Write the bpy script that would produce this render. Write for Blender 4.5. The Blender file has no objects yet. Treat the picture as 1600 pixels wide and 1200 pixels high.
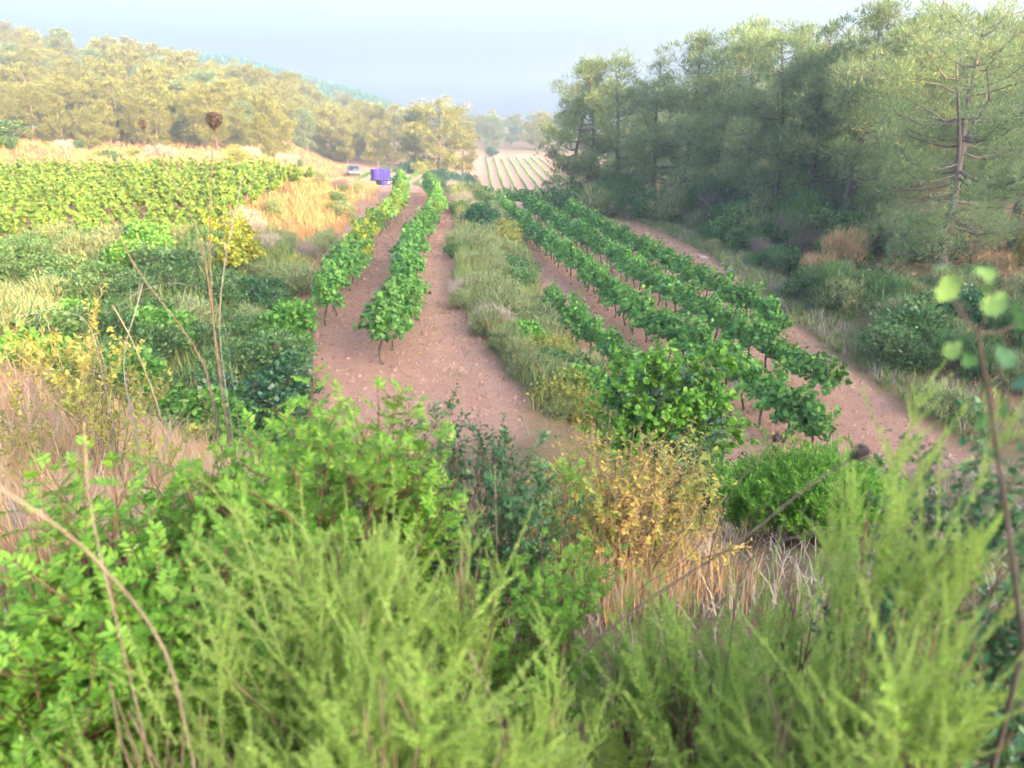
import bpy, math, random
import numpy as np
from mathutils import Vector, Matrix, Euler

rng = np.random.default_rng(7)
random.seed(7)
sc = bpy.context.scene
COL = sc.collection

# ------------------------------------------------------------------ camera
CZ = 6.5
PITCH = math.radians(20.1)
FPX = 1186.0
cd = bpy.data.cameras.new('camera')
cam = bpy.data.objects.new('camera', cd)
COL.objects.link(cam)
cam.location = (0, 0, CZ)
cam.rotation_euler = (math.pi / 2 - PITCH, 0, 0)
cd.sensor_width = 36.0
cd.sensor_fit = 'HORIZONTAL'
cd.lens = 36.0 * FPX / 1600.0
cd.clip_start = 0.02
cd.clip_end = 6000
cd.dof.use_dof = True
cd.dof.focus_distance = 7.0
cd.dof.aperture_fstop = 2.7
sc.camera = cam

# ------------------------------------------------------------------ sky, sun, exposure
SUN = Vector((0.62, -0.745, 0.265)).normalized()
world = bpy.data.worlds.new('World')
sc.world = world
world.use_nodes = True
wn = world.node_tree
sky = wn.nodes.new('ShaderNodeTexSky')
sky.sky_type = 'NISHITA'
sky.sun_disc = False
sky.sun_elevation = math.asin(SUN.z)
sky.sun_rotation = math.atan2(SUN.x, SUN.y)
sky.air_density = 1.0
sky.dust_density = 9.4
sky.ozone_density = 3.0
wn.links.new(sky.outputs[0], wn.nodes['Background'].inputs[0])
wn.nodes['Background'].inputs[1].default_value = 0.15
sl = bpy.data.lights.new('sun', 'SUN')
sl.energy = 2.35
sl.angle = math.radians(0.5)
sl.color = (1.0, 0.68, 0.34)
so = bpy.data.objects.new('sun', sl)
COL.objects.link(so)
so.rotation_euler = (-SUN).to_track_quat('-Z', 'Y').to_euler()
so.location = (60, -30, 60)
vs = sc.view_settings
sc.display_settings.display_device = 'sRGB'
vs.view_transform = 'Standard'
vs.look = 'None'
vs.gamma = 1.0
vs.use_curve_mapping = False
vs.exposure = 3.22
cy = sc.cycles
cy.use_denoising = True
cy.use_adaptive_sampling = True
cy.adaptive_threshold = 0.04
cy.max_bounces = 6
cy.diffuse_bounces = 3
cy.glossy_bounces = 2
cy.transmission_bounces = 4
cy.volume_bounces = 0
cy.transparent_max_bounces = 4
cy.caustics_reflective = False
cy.caustics_refractive = False
cy.sample_clamp_indirect = 4.0

# ------------------------------------------------------------------ helpers
ORD = ('zeroth first second third fourth fifth sixth seventh eighth ninth tenth eleventh twelfth thirteenth fourteenth '
       'fifteenth sixteenth seventeenth eighteenth nineteenth').split()
TENS = {2: 'twenty', 3: 'thirty', 4: 'forty', 5: 'fifty', 6: 'sixty', 7: 'seventy', 8: 'eighty', 9: 'ninety'}
TENTH = {2: 'twentieth', 3: 'thirtieth', 4: 'fortieth', 5: 'fiftieth', 6: 'sixtieth', 7: 'seventieth', 8: 'eightieth', 9: 'ninetieth'}
def ordinal(n):
    if n < 20: return ORD[n]
    if n >= 100: return 'hundredth' if n == 100 else 'hundred and ' + ordinal(n - 100)
    t, u = divmod(n, 10)
    return TENTH[t] if u == 0 else TENS[t] + '-' + ORD[u]

def ray(u, v):
    a = (u - 800) / FPX; b = (600 - v) / FPX
    return np.array([a, math.cos(PITCH) + b * math.sin(PITCH), -math.sin(PITCH) + b * math.cos(PITCH)])
def at(u, v, Y):
    r = ray(u, v); t = Y / r[1]
    return np.array([r[0] * t, Y, CZ + r[2] * t])

def norm(a):
    return a / np.maximum(np.linalg.norm(a, axis=-1, keepdims=True), 1e-9)

def mesh_from(name, V, Fs, mats=None, smooth=False, midx=None):
    """V (n,3); Fs list of (m,k) int arrays"""
    me = bpy.data.meshes.new(name)
    Fs = [f for f in Fs if len(f)]
    nl = sum(f.size for f in Fs); nf = sum(len(f) for f in Fs)
    me.vertices.add(len(V)); me.loops.add(nl); me.polygons.add(nf)
    me.vertices.foreach_set('co', np.ascontiguousarray(V, dtype=np.float32).ravel())
    me.loops.foreach_set('vertex_index', np.concatenate([f.ravel() for f in Fs]).astype(np.int32))
    st = []; o = 0
    for f in Fs:
        st.append(o + np.arange(len(f)) * f.shape[1]); o += f.size
    me.polygons.foreach_set('loop_start', np.concatenate(st).astype(np.int32))
    if smooth:
        me.polygons.foreach_set('use_smooth', np.ones(nf, dtype=bool))
    if midx is not None:
        me.polygons.foreach_set('material_index', midx.astype(np.int32))
    me.update(calc_edges=True)
    for m in (mats or []):
        me.materials.append(m)
    return me

class MB:
    def __init__(s):
        s.V = []; s.F = {}; s.n = 0
    def add(s, V, F):
        V = np.asarray(V, float).reshape(-1, 3); F = np.asarray(F, int)
        s.V.append(V); s.F.setdefault(F.shape[1], []).append(F + s.n); s.n += len(V)
        return s
    def addmany(s, VF):
        V, F = VF
        return s.add(V, F)
    def mesh(s, name, mats, smooth=False):
        V = np.concatenate(s.V); Fs = [np.concatenate(f) for f in s.F.values()]
        return mesh_from(name, V, Fs, mats, smooth)

def tubes(P, R, n=4):
    """P (N,S,3), R (N,S) -> verts, quads"""
    P = np.asarray(P, float); R = np.asarray(R, float)
    if P.ndim == 2: P = P[None]; R = R[None]
    N, S, _ = P.shape
    T = norm(np.gradient(P, axis=1))
    ref = np.where(np.abs(T[..., 2:3]) < 0.9, np.array([0, 0, 1.0]), np.array([1.0, 0, 0]))
    U = norm(np.cross(T, ref)); W = np.cross(T, U)
    a = np.arange(n) * 2 * math.pi / n
    ring = P[:, :, None, :] + R[:, :, None, None] * (np.cos(a)[None, None, :, None] * U[:, :, None, :] + np.sin(a)[None, None, :, None] * W[:, :, None, :])
    V = ring.reshape(-1, 3)
    i, j, k = np.meshgrid(np.arange(N), np.arange(S - 1), np.arange(n), indexing='ij')
    k2 = (k + 1) % n
    b = i * S * n
    F = np.stack([b + j * n + k, b + j * n + k2, b + (j + 1) * n + k2, b + (j + 1) * n + k], -1).reshape(-1, 4)
    return V, F

def leaves(P, D, Nn, size, TV, TF, aspect=1.0):
    P = np.asarray(P, float); D = norm(np.asarray(D, float)); Nn = np.asarray(Nn, float)
    size = np.broadcast_to(np.asarray(size, float), (len(P),))
    X = norm(np.cross(D, Nn)); Z = np.cross(X, D)
    TV = np.asarray(TV, float); TF = np.asarray(TF, int)
    s = size[:, None, None]
    V = P[:, None, :] + s * (aspect * TV[None, :, 0:1] * X[:, None, :] + TV[None, :, 1:2] * D[:, None, :] + TV[None, :, 2:3] * Z[:, None, :])
    F = TF[None] + (np.arange(len(P)) * len(TV))[:, None, None]
    return V.reshape(-1, 3), F.reshape(-1, TF.shape[1])

def rand_dirs(n, r=None):
    r = r or rng
    return norm(r.normal(size=(n, 3)))

# leaf templates: x across, y along, z up
T_TRI = ([(-.5, 0, 0), (.5, 0, 0), (0, 1, 0)], [(0, 1, 2)])
T_DIA = ([(0, 0, 0), (.5, .45, .06), (0, 1, 0), (-.5, .45, .06)], [(0, 1, 2), (0, 2, 3)])
T_OVAL = ([(0, 0, 0), (.36, .25, .08), (.42, .6, .08), (0, 1, -.03), (-.42, .6, .08), (-.36, .25, .08), (0, .45, 0)],
          [(0, 1, 6), (1, 2, 6), (2, 3, 6), (3, 4, 6), (4, 5, 6), (5, 0, 6)])
_vl = [(0, .12), (.34, -.08), (.58, .22), (.42, .42), (.52, .72), (.2, .7), (0, 1.05), (-.2, .7), (-.52, .72), (-.42, .42), (-.58, .22), (-.34, -.08)]
T_VINE = ([(x, y, -.10 - .12 * abs(x)) for x, y in _vl] + [(0, .4, .0)], [(i, (i + 1) % 12, 12) for i in range(12)])
_vl6 = [(0, .05), (.55, .1), (.5, .65), (0, 1.0), (-.5, .65), (-.55, .1)]
T_VINE6 = ([(x, y, -.1 - .15 * abs(x)) for x, y in _vl6] + [(0, .4, 0)], [(i, (i + 1) % 6, 6) for i in range(6)])
_ok = [(0, 0), (.2, .08), (.42, .14), (.30, .28), (.55, .38), (.34, .5), (.5, .66), (.24, .72), (.22, .9), (0, 1.06)]
_ok = _ok + [(-x, y) for x, y in _ok[-2:0:-1]]
T_OAK = ([(x, y, .28 * abs(x) + .05 * math.sin(y * 9 + x * 5)) for x, y in _ok] + [(0, .45, 0)], [(i, (i + 1) % len(_ok), len(_ok)) for i in range(len(_ok))])

def new_mat(name):
    m = bpy.data.materials.new(name); m.use_nodes = True
    nt = m.node_tree; nt.nodes.clear()
    return m, nt, nt.nodes.new('ShaderNodeOutputMaterial')

def leafmat(name, cols, rough=0.5, transl=0.35, spec=0.3, vary=0.16):
    m, nt, out = new_mat(name)
    N = nt.nodes; L = nt.links
    g = N.new('ShaderNodeNewGeometry'); oi = N.new('ShaderNodeObjectInfo')
    cr = N.new('ShaderNodeValToRGB')
    el = cr.color_ramp.elements
    while len(el) < len(cols): el.new(0.5)
    for i, c in enumerate(cols):
        el[i].position = i / max(1, len(cols) - 1); el[i].color = (*c, 1)
    L.new(g.outputs['Random Per Island'], cr.inputs[0])
    mr = N.new('ShaderNodeMapRange'); mr.inputs[3].default_value = 1 - vary; mr.inputs[4].default_value = 1 + vary
    L.new(oi.outputs['Random'], mr.inputs[0])
    hs = N.new('ShaderNodeHueSaturation')
    L.new(cr.outputs[0], hs.inputs['Color']); L.new(mr.outputs[0], hs.inputs['Value'])
    b = N.new('ShaderNodeBsdfPrincipled'); b.inputs['Roughness'].default_value = rough
    b.inputs['Specular IOR Level'].default_value = spec
    L.new(hs.outputs[0], b.inputs['Base Color'])
    t = N.new('ShaderNodeBsdfTranslucent'); L.new(hs.outputs[0], t.inputs['Color'])
    mx = N.new('ShaderNodeMixShader'); mx.inputs[0].default_value = transl
    L.new(b.outputs[0], mx.inputs[1]); L.new(t.outputs[0], mx.inputs[2]); L.new(mx.outputs[0], out.inputs[0])
    return m

def plainmat(name, c1, c2, scale=6.0, rough=0.85, bump=0.0, stretch=(1, 1, 1), spec=0.25, metal=0.0):
    m, nt, out = new_mat(name)
    N = nt.nodes; L = nt.links
    tc = N.new('ShaderNodeTexCoord'); mp = N.new('ShaderNodeMapping'); mp.inputs['Scale'].default_value = stretch
    L.new(tc.outputs['Object'], mp.inputs[0])
    nz = N.new('ShaderNodeTexNoise'); nz.inputs['Scale'].default_value = scale; nz.inputs['Detail'].default_value = 6
    L.new(mp.outputs[0], nz.inputs['Vector'])
    cr = N.new('ShaderNodeValToRGB'); cr.color_ramp.elements[0].position = .3; cr.color_ramp.elements[1].position = .7
    cr.color_ramp.elements[0].color = (*c1, 1); cr.color_ramp.elements[1].color = (*c2, 1)
    L.new(nz.outputs['Fac'], cr.inputs[0])
    b = N.new('ShaderNodeBsdfPrincipled'); b.inputs['Roughness'].default_value = rough
    b.inputs['Specular IOR Level'].default_value = spec; b.inputs['Metallic'].default_value = metal
    L.new(cr.outputs[0], b.inputs['Base Color'])
    if bump:
        bp = N.new('ShaderNodeBump'); bp.inputs['Strength'].default_value = bump; bp.inputs['Distance'].default_value = .02
        L.new(nz.outputs['Fac'], bp.inputs['Height']); L.new(bp.outputs[0], b.inputs['Normal'])
    L.new(b.outputs[0], out.inputs[0])
    return m

M = {}
M['bark'] = plainmat('pine_bark', (.10, .075, .065), (.22, .17, .15), 9, .9, .6, (1, 1, .3))
M['twig_grey'] = leafmat('dead_twig', [(.16, .13, .12), (.24, .19, .17), (.30, .22, .17)], .9, .0, .1)
M['pine'] = leafmat('pine_needles', [(.12, .19, .10), (.18, .265, .12), (.26, .33, .13), (.34, .37, .125)], .55, .45)
M['pine_warm'] = leafmat('pine_needles_sunlit_tint', [(.11, .15, .035), (.20, .22, .05), (.29, .28, .06), (.36, .28, .075)], .6, .35)  # lit copy of the needle colour, the sun's gold painted in
M['vine'] = leafmat('vine_leaf', [(.05, .16, .025), (.085, .24, .035), (.13, .32, .05), (.19, .38, .065), (.25, .38, .08)], .45, .35, .35, .2)
M['vine_warm'] = leafmat('vine_leaf_yellow_green', [(.08, .18, .025), (.14, .26, .035), (.22, .32, .05), (.31, .34, .06)], .48, .4, .3, .2)  # yellower green for the upper terrace and scattered left-row vines
M['vine_yellow'] = leafmat('vine_leaf_yellow', [(.22, .30, .02), (.42, .42, .04), (.50, .44, .05), (.16, .26, .03)], .5, .4, .3)
M['vine_wood'] = plainmat('vine_wood', (.07, .05, .04), (.17, .125, .10), 14, .95, .7, (1, 1, .25))
M['bramble'] = leafmat('bramble_leaf', [(.05, .12, .035), (.09, .19, .05), (.13, .24, .08), (.20, .26, .09)], .5, .35)
M['greyleaf'] = leafmat('grey_green_leaf', [(.11, .19, .07), (.19, .27, .11), (.27, .33, .14), (.36, .36, .15), (.42, .34, .18)], .6, .35)
M['dark'] = leafmat('dark_evergreen_leaf', [(.02, .07, .03), (.035, .11, .045), (.06, .15, .055), (.09, .20, .06)], .38, .25, .45)
M['yellowleaf'] = leafmat('yellow_leaf', [(.22, .29, .05), (.36, .36, .07), (.46, .38, .10), (.18, .27, .06)], .55, .4)
M['bright'] = leafmat('bright_green_leaf', [(.08, .24, .02), (.14, .34, .03), (.20, .42, .04), (.28, .46, .06)], .42, .42, .4)
M['lentisk'] = leafmat('lentisk_leaf', [(.09, .24, .02), (.15, .33, .03), (.22, .41, .04), (.30, .46, .05)], .42, .42, .35)
M['feather'] = leafmat('feathery_leaf', [(.15, .30, .05), (.26, .44, .06), (.35, .52, .085), (.44, .57, .11), (.52, .52, .19)], .5, .45, .3, .25)
M['oak'] = leafmat('oak_leaf', [(.03, .10, .035), (.05, .15, .05), (.08, .20, .06), (.12, .25, .08)], .36, .3, .5)
M['oak_young'] = leafmat('young_oak_leaf', [(.16, .30, .07), (.22, .36, .10), (.28, .40, .13)], .5, .4, .3)
M['dryleaf'] = leafmat('dry_leaf', [(.50, .46, .07), (.62, .50, .10), (.60, .36, .11), (.45, .17, .08), (.50, .52, .12)], .6, .4)
M['straw'] = leafmat('straw', [(.40, .27, .12), (.55, .37, .17), (.62, .44, .22), (.36, .22, .12)], .7, .35)
M['straw_orange'] = leafmat('orange_straw', [(.50, .27, .12), (.62, .37, .17), (.68, .46, .25), (.44, .27, .17), (.36, .34, .13)], .75, .35)  # straw warmed in place of sun on the left grass; rust bushes share it
M['straw_verge'] = leafmat('verge_straw', [(.50, .23, .09), (.60, .31, .12), (.62, .38, .17), (.36, .29, .09)], .75, .3)  # sunlit orange painted into the straw of verge and left bank
M['straw_pale'] = leafmat('pale_straw', [(.38, .30, .24), (.52, .42, .34), (.60, .50, .40), (.34, .27, .24)], .75, .3)
M['greengrass'] = leafmat('green_grass', [(.10, .20, .04), (.17, .27, .065), (.25, .31, .09), (.32, .30, .12)], .6, .4)
M['redstem'] = plainmat('red_brown_stem', (.16, .06, .05), (.26, .12, .08), 12, .7, .2)
M['stem'] = plainmat('brown_stem', (.14, .09, .06), (.26, .18, .12), 12, .8, .2)
M['darkstem'] = plainmat('dark_brown_stem', (.06, .045, .035), (.13, .095, .075), 14, .85, .2)
M['greenstem'] = plainmat('green_stem', (.26, .34, .10), (.36, .40, .14), 12, .6)
M['cane'] = plainmat('dry_cane', (.24, .17, .11), (.38, .28, .19), 10, .8)
M['cane_grey'] = plainmat('grey_cane', (.17, .155, .155), (.27, .245, .245), 10, .75)
M['seed'] = plainmat('dry_seed_head', (.06, .045, .05), (.14, .10, .10), 60, .9)
M['seed_stalk'] = plainmat('dark_dry_stalk', (.10, .07, .06), (.20, .14, .11), 30, .8)
M['stone'] = plainmat('stone', (.28, .21, .18), (.42, .33, .29), 7, .9, .5)
M['clod'] = leafmat('soil_clod', [(.30, .16, .11), (.40, .22, .155), (.48, .30, .22)], .95, .0, .1)

def link(o, parent=None):
    COL.objects.link(o)
    if parent is not None: o.parent = parent
    return o
def part(name, me, parent, kind=None, mat4=None):
    o = bpy.data.objects.new(name, me); link(o, parent)
    if kind: o['kind'] = kind
    if mat4 is not None: o.matrix_local = mat4
    return o
def thing(name, label, cat, loc=(0, 0, 0), rot=(0, 0, 0), scale=(1, 1, 1), group=None, me=None):
    o = bpy.data.objects.new(name, me); COL.objects.link(o)
    o.location = loc; o.rotation_euler = rot
    o.scale = scale if hasattr(scale, '__len__') else (scale,) * 3
    o['label'] = label; o['category'] = cat
    if group: o['group'] = group
    return o
def stuff(name, me, label, cat):
    o = bpy.data.objects.new(name, me); COL.objects.link(o)
    o['kind'] = 'stuff'; o['label'] = label; o['category'] = cat
    return o

# ------------------------------------------------------------------ terrain
def sstep(a, b, t):
    t = np.clip((t - a) / (b - a), 0, 1); return t * t * (3 - 2 * t)
def ip(x, xs, ys): return np.interp(x, xs, ys)

_ph = rng.uniform(0, 6.28, (12, 2)); _fr = rng.normal(size=(12, 2))
def wob(x, y, s):
    r = 0
    for i in range(12):
        k = _fr[i] / s * (0.6 + 0.25 * i)
        r = r + np.sin(x * k[0] + y * k[1] + _ph[i, 0]) / (1 + .35 * i)
    return r / 4

YB = [-60, 0, 14, 18, 25, 35, 45, 57, 80, 100, 140, 400, 4000]
XB = [-5.5, -5.5, -5.6, -6.3, -7.2, -8.2, -9.0, -11, -16, -21, -30, -60, -60]
def xb(Y): return ip(Y, YB, XB)              # foot of the bank under the upper terrace
def xl(Y): return ip(Y, [-60, 14, 16.5, 18, 23, 30, 43, 55, 100, 200, 400], [.35, .35, -.2, -.7, -1.7, -2.25, -3.2, -4.2, -11.8, -15, -20])   # lip of the bank between the vineyards
def xp(Y): return ip(Y, [-60, 14, 35, 45, 52, 70, 120, 200, 400, 900], [9.2, 9.0, 9.0, 7.6, 4.4, 6.5, 13, 24, 60, 400])          # foot of the right hill

def zbase(x, Y):
    zL = ip(Y, [-60, 52, 60, 100, 135, 220, 300], [1, 1, .4, -3.0, -3.6, -4.5, -5])
    zR = ip(Y, [-60, 50, 60, 115, 300], [0, 0, -.7, -5.6, -5.6])
    zU = ip(Y, [-60, 20, 45, 70, 100, 200, 400, 1000], [2.2, 2.2, 2.4, 2.0, 1.6, 1.0, -2, -5])
    wb = ip(Y, [20, 60, 100], [2.4, 6, 17])
    z = zL + (zU - zL) * sstep(0, 1, (xb(Y) - x) / wb)
    wm = ip(Y, [20, 60, 100, 200], [2.5, 3.2, 2.6, 3])
    z = z + (zR - z) * sstep(0, 1, (x - xl(Y)) / wm)
    # right hill
    d = np.maximum(x - xp(Y), 0)
    h = ip(d, [0, 4, 13, 24, 34, 44, 58, 120, 400], [0, .45, 1.6, 3.6, 6.5, 9.5, 13, 18, 20])
    h = h * ip(Y, [-26, 40, 70, 110, 140, 200, 320, 600], [1, 1, 1, .85, .6, .45, .35, 0])  # hidden stretch down the valley raised to shade the far field
    z = z + h
    # added unseen ridge, behind and right of the viewpoint, crest shaped for valley shade
    t = .64 * x - .77 * Y; w = .77 * x + .64 * Y
    crest = ip(w, [-60, 1, 5, 13, 22, 30, 34, 50, 90], [5.9, 5.9, 8.4, 9.9, 10.0, 9.7, 8.4, 8.4, 10]) + .2735 * 55
    z = z + (crest - z) * sstep(27, 55, t)
    # left hill and the ridge behind it
    a = x / np.maximum(Y, 1)
    amp = ip(a, [-1.5, -.67, -.46, -.335, -.235, -.14, -.08], [22, 17.3, 12.2, 7.6, 3.6, .4, 0])
    z = z + amp * sstep(82, 205, Y) * (1 - .75 * sstep(225, 330, Y))
    amp2 = ip(a, [-1.5, -.6, -.4, -.335, -.235, -.13], [24, 24, 25, 23, 12, 0])
    z = z + amp2 * sstep(330, 450, Y) * (1 - sstep(480, 700, Y))
    # mound beside the upper vineyard
    z = z + 2.2 * np.exp(-(((x + 38) / 7) ** 2 + ((Y - 56) / 6) ** 2))
    return z

def znear(x, Y):
    s = ip(x, [-14, -7, -3.5, -1, 2, 9, 16], [9, 5, 1.2, 0, 0, .6, 1.5])
    return ip(Y - s * sstep(0, 8, Y), [-40, -6, 1.3, 3, 5, 8, 11, 14, 30], [6.0, 5.1, 4.9, 4.25, 3.3, 1.75, .6, -.6, -12])

def height(x, Y):
    x = np.asarray(x, float); Y = np.asarray(Y, float)
    z = zbase(x, Y); n = znear(x, Y)
    k = 0.5
    hh = np.clip(.5 + .5 * (n - z) / k, 0, 1)
    z = z + (n - z) * hh + k * hh * (1 - hh)
    soil = soilmask(x, Y)
    lb = ip(Y, [16.4, 24, 29.6, 43, 54], [-2.85, -3.3, -3.75, -4.1, -5.8])
    for c in ((lb + xl(Y)) / 2 - .42, (lb + xl(Y)) / 2 + .42, lb - 1.15, xp(Y) - .95, xp(Y) - .15):
        z = z - .035 * soil * np.exp(-((x - c) / .17) ** 2)
    z = z + wob(x, Y, 2.2) * (.10 * (1 - soil) + .018) + wob(x * 1.3, Y * 1.3, .5) * .02 + wob(x, Y, 25) * .5 * sstep(70, 140, np.hypot(x, Y))
    return z

def soilmask(x, Y):
    """1 on worked vineyard soil and tracks"""
    w = wob(x, Y, 1.1) * .35
    left = sstep(-.35, .35, x - xb(Y) - .1 + w) * sstep(-.35, .35, xl(Y) - x + w) * sstep(11.6, 12.6, Y + w)
    right = sstep(-.3, .3, x - (xl(Y) + 2.55) + w) * sstep(-.3, .3, xp(Y) - x + w) * sstep(11.4, 12.4, Y + w)
    m = np.maximum(left, right)
    m = np.where(Y > 140, m * sstep(-18, -15, x) , m)
    return np.clip(m * (1 - sstep(205, 222, Y)), 0, 1)

def warp(lo, a, b, hi, fine, grow):
    mid = list(np.arange(a, b + 1e-6, fine)); s = fine; v = a; left = []
    while v > lo:
        s *= grow; v -= s; left.append(v)
    s = fine; v = b; right = []
    while v < hi:
        s *= grow; v += s; right.append(v)
    return np.array(left[::-1] + mid + right)
gx = warp(-1200, -14, 14, 1200, .22, 1.055)
gy = warp(-120, 0, 60, 1500, .26, 1.03)
GX, GY = np.meshgrid(gx, gy, indexing='xy')
GZ = height(GX, GY)
SO = soilmask(GX, GY)
SO2 = np.maximum(SO, .9 * np.exp(-((GX - .22) / .5) ** 2 - ((GY - 1.6) / .9) ** 2))
nx, ny = len(gx), len(gy)
GV = np.stack([GX, GY, GZ], -1).reshape(-1, 3)
ii, jj = np.meshgrid(np.arange(nx - 1), np.arange(ny - 1), indexing='xy')
q = (jj * nx + ii)
GF = np.stack([q, q + 1, q + 1 + nx, q + nx], -1).reshape(-1, 4)
cxs = GV[GF].mean(1)
soilf = SO.reshape(-1)[GF].mean(1)

def ground_mat():
    m, nt, out = new_mat('ground_soil')
    N = nt.nodes; L = nt.links
    tc = N.new('ShaderNodeTexCoord')
    def noise(scale, detail=8, rough=.6):
        n = N.new('ShaderNodeTexNoise'); n.inputs['Scale'].default_value = scale; n.inputs['Detail'].default_value = detail
        n.inputs['Roughness'].default_value = rough
        L.new(tc.outputs['Object'], n.inputs['Vector']); return n
    def ramp(fac, cols, p0=.3, p1=.7):
        c = N.new('ShaderNodeValToRGB'); e = c.color_ramp.elements
        while len(e) < len(cols): e.new(.5)
        for i, k in enumerate(cols):
            e[i].position = p0 + (p1 - p0) * i / (len(cols) - 1); e[i].color = (*k, 1)
        L.new(fac, c.inputs[0]); return c
    at_ = N.new('ShaderNodeAttribute'); at_.attribute_name = 'soil'
    n1 = noise(1.3); n2 = noise(9, 10, .75); n3 = noise(38, 6, .7); n4 = noise(.22, 4)
    soil = ramp(n2.outputs['Fac'], [(.46, .235, .155), (.57, .32, .22), (.64, .39, .28)], .32, .68)
    soilb = ramp(n1.outputs['Fac'], [(.46, .235, .155), (.58, .35, .25)], .35, .65)
    mxs = N.new('ShaderNodeMixRGB'); mxs.inputs[0].default_value = .45
    L.new(soil.outputs[0], mxs.inputs[1]); L.new(soilb.outputs[0], mxs.inputs[2])
    wild = ramp(n2.outputs['Fac'], [(.16, .115, .07), (.30, .20, .11), (.44, .30, .15)], .3, .7)
    wildb = ramp(n4.outputs['Fac'], [(.44, .22, .11), (.34, .23, .11), (.20, .18, .07)], .35, .65)
    mxw = N.new('ShaderNodeMixRGB'); mxw.inputs[0].default_value = .5
    L.new(wild.outputs[0], mxw.inputs[1]); L.new(wildb.outputs[0], mxw.inputs[2])
    mx = N.new('ShaderNodeMixRGB'); L.new(at_.outputs['Fac'], mx.inputs[0])
    L.new(mxw.outputs[0], mx.inputs[1]); L.new(mxs.outputs[0], mx.inputs[2])
    b = N.new('ShaderNodeBsdfPrincipled'); b.inputs['Roughness'].default_value = .95; b.inputs['Specular IOR Level'].default_value = .1
    L.new(mx.outputs[0], b.inputs['Base Color'])
    ad = N.new('ShaderNodeMath'); ad.operation = 'ADD'
    L.new(n2.outputs['Fac'], ad.inputs[0]); L.new(n3.outputs['Fac'], ad.inputs[1])
    bp = N.new('ShaderNodeBump'); bp.inputs['Strength'].default_value = .9; bp.inputs['Distance'].default_value = .11
    L.new(ad.outputs[0], bp.inputs['Height']); L.new(bp.outputs[0], b.inputs['Normal'])
    L.new(b.outputs[0], out.inputs[0])
    return m
M['ground'] = ground_mat()

def ground_piece(name, mask):
    F = GF[mask]
    idx, inv = np.unique(F, return_inverse=True)
    me = mesh_from(name, GV[idx], [inv.reshape(F.shape)], [M['ground']], smooth=True)
    a = me.attributes.new('soil', 'FLOAT', 'POINT')
    a.data.foreach_set('value', SO2.reshape(-1)[idx].astype(np.float32))
    o = bpy.data.objects.new(name, me); COL.objects.link(o); o['kind'] = 'structure'
    return o
isoil = soilf > .5
leftside = cxs[:, 0] < xl(cxs[:, 1]) + 1.2
nearf = cxs[:, 1] < 62
for nm, mk, lb in (('terraced_ground', ~isoil, 'dry grassy banks and wooded hills around the vineyard'),
                   ('upper_vineyard_soil', isoil & leftside & nearf, 'pink bare soil track and rows of the terrace'),
                   ('lower_vineyard_soil', isoil & ~leftside & nearf, 'pink bare soil of the lower vineyard below the bank'),
                   ('far_terrace_field', isoil & leftside & ~nearf, 'bare soil field beyond the parked trailer'),
                   ('far_valley_field', isoil & ~leftside & ~nearf, 'pink ploughed field of young vines down the valley')):
    o = ground_piece(nm, mk); o['label'] = lb
def gz(x, y): return float(height(np.array([x]), np.array([y]))[0])

# far blue hills
def far_hills():
    xs = np.linspace(-1150, 1150, 160); ys = np.array([1000, 1060, 1150, 1250, 1400])
    X, Y = np.meshgrid(xs, ys)
    prof = 24 + 4 * np.sin(xs / 90 + .6) + 3 * np.sin(xs / 37 + 1.0) + 1.2 * np.sin(xs / 11) + 10 * sstep(-150, 200, xs)
    Z = -8 + prof[None] * np.array([0, .62, 1, .8, 0])[:, None]
    V = np.stack([X, Y, Z], -1).reshape(-1, 3)
    n = len(xs)
    i, j = np.meshgrid(np.arange(n - 1), np.arange(4)); q = j * n + i
    F = np.stack([q, q + 1, q + 1 + n, q + n], -1).reshape(-1, 4)
    m = plainmat('wooded_hill', (.05, .07, .04), (.12, .13, .07), .02)
    o = bpy.data.objects.new('distant_hills', mesh_from('distant_hills', V, [F], [m], True)); COL.objects.link(o)
    o['kind'] = 'structure'; o['label'] = 'low blue hills on the horizon at the valley end'
far_hills()

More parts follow.
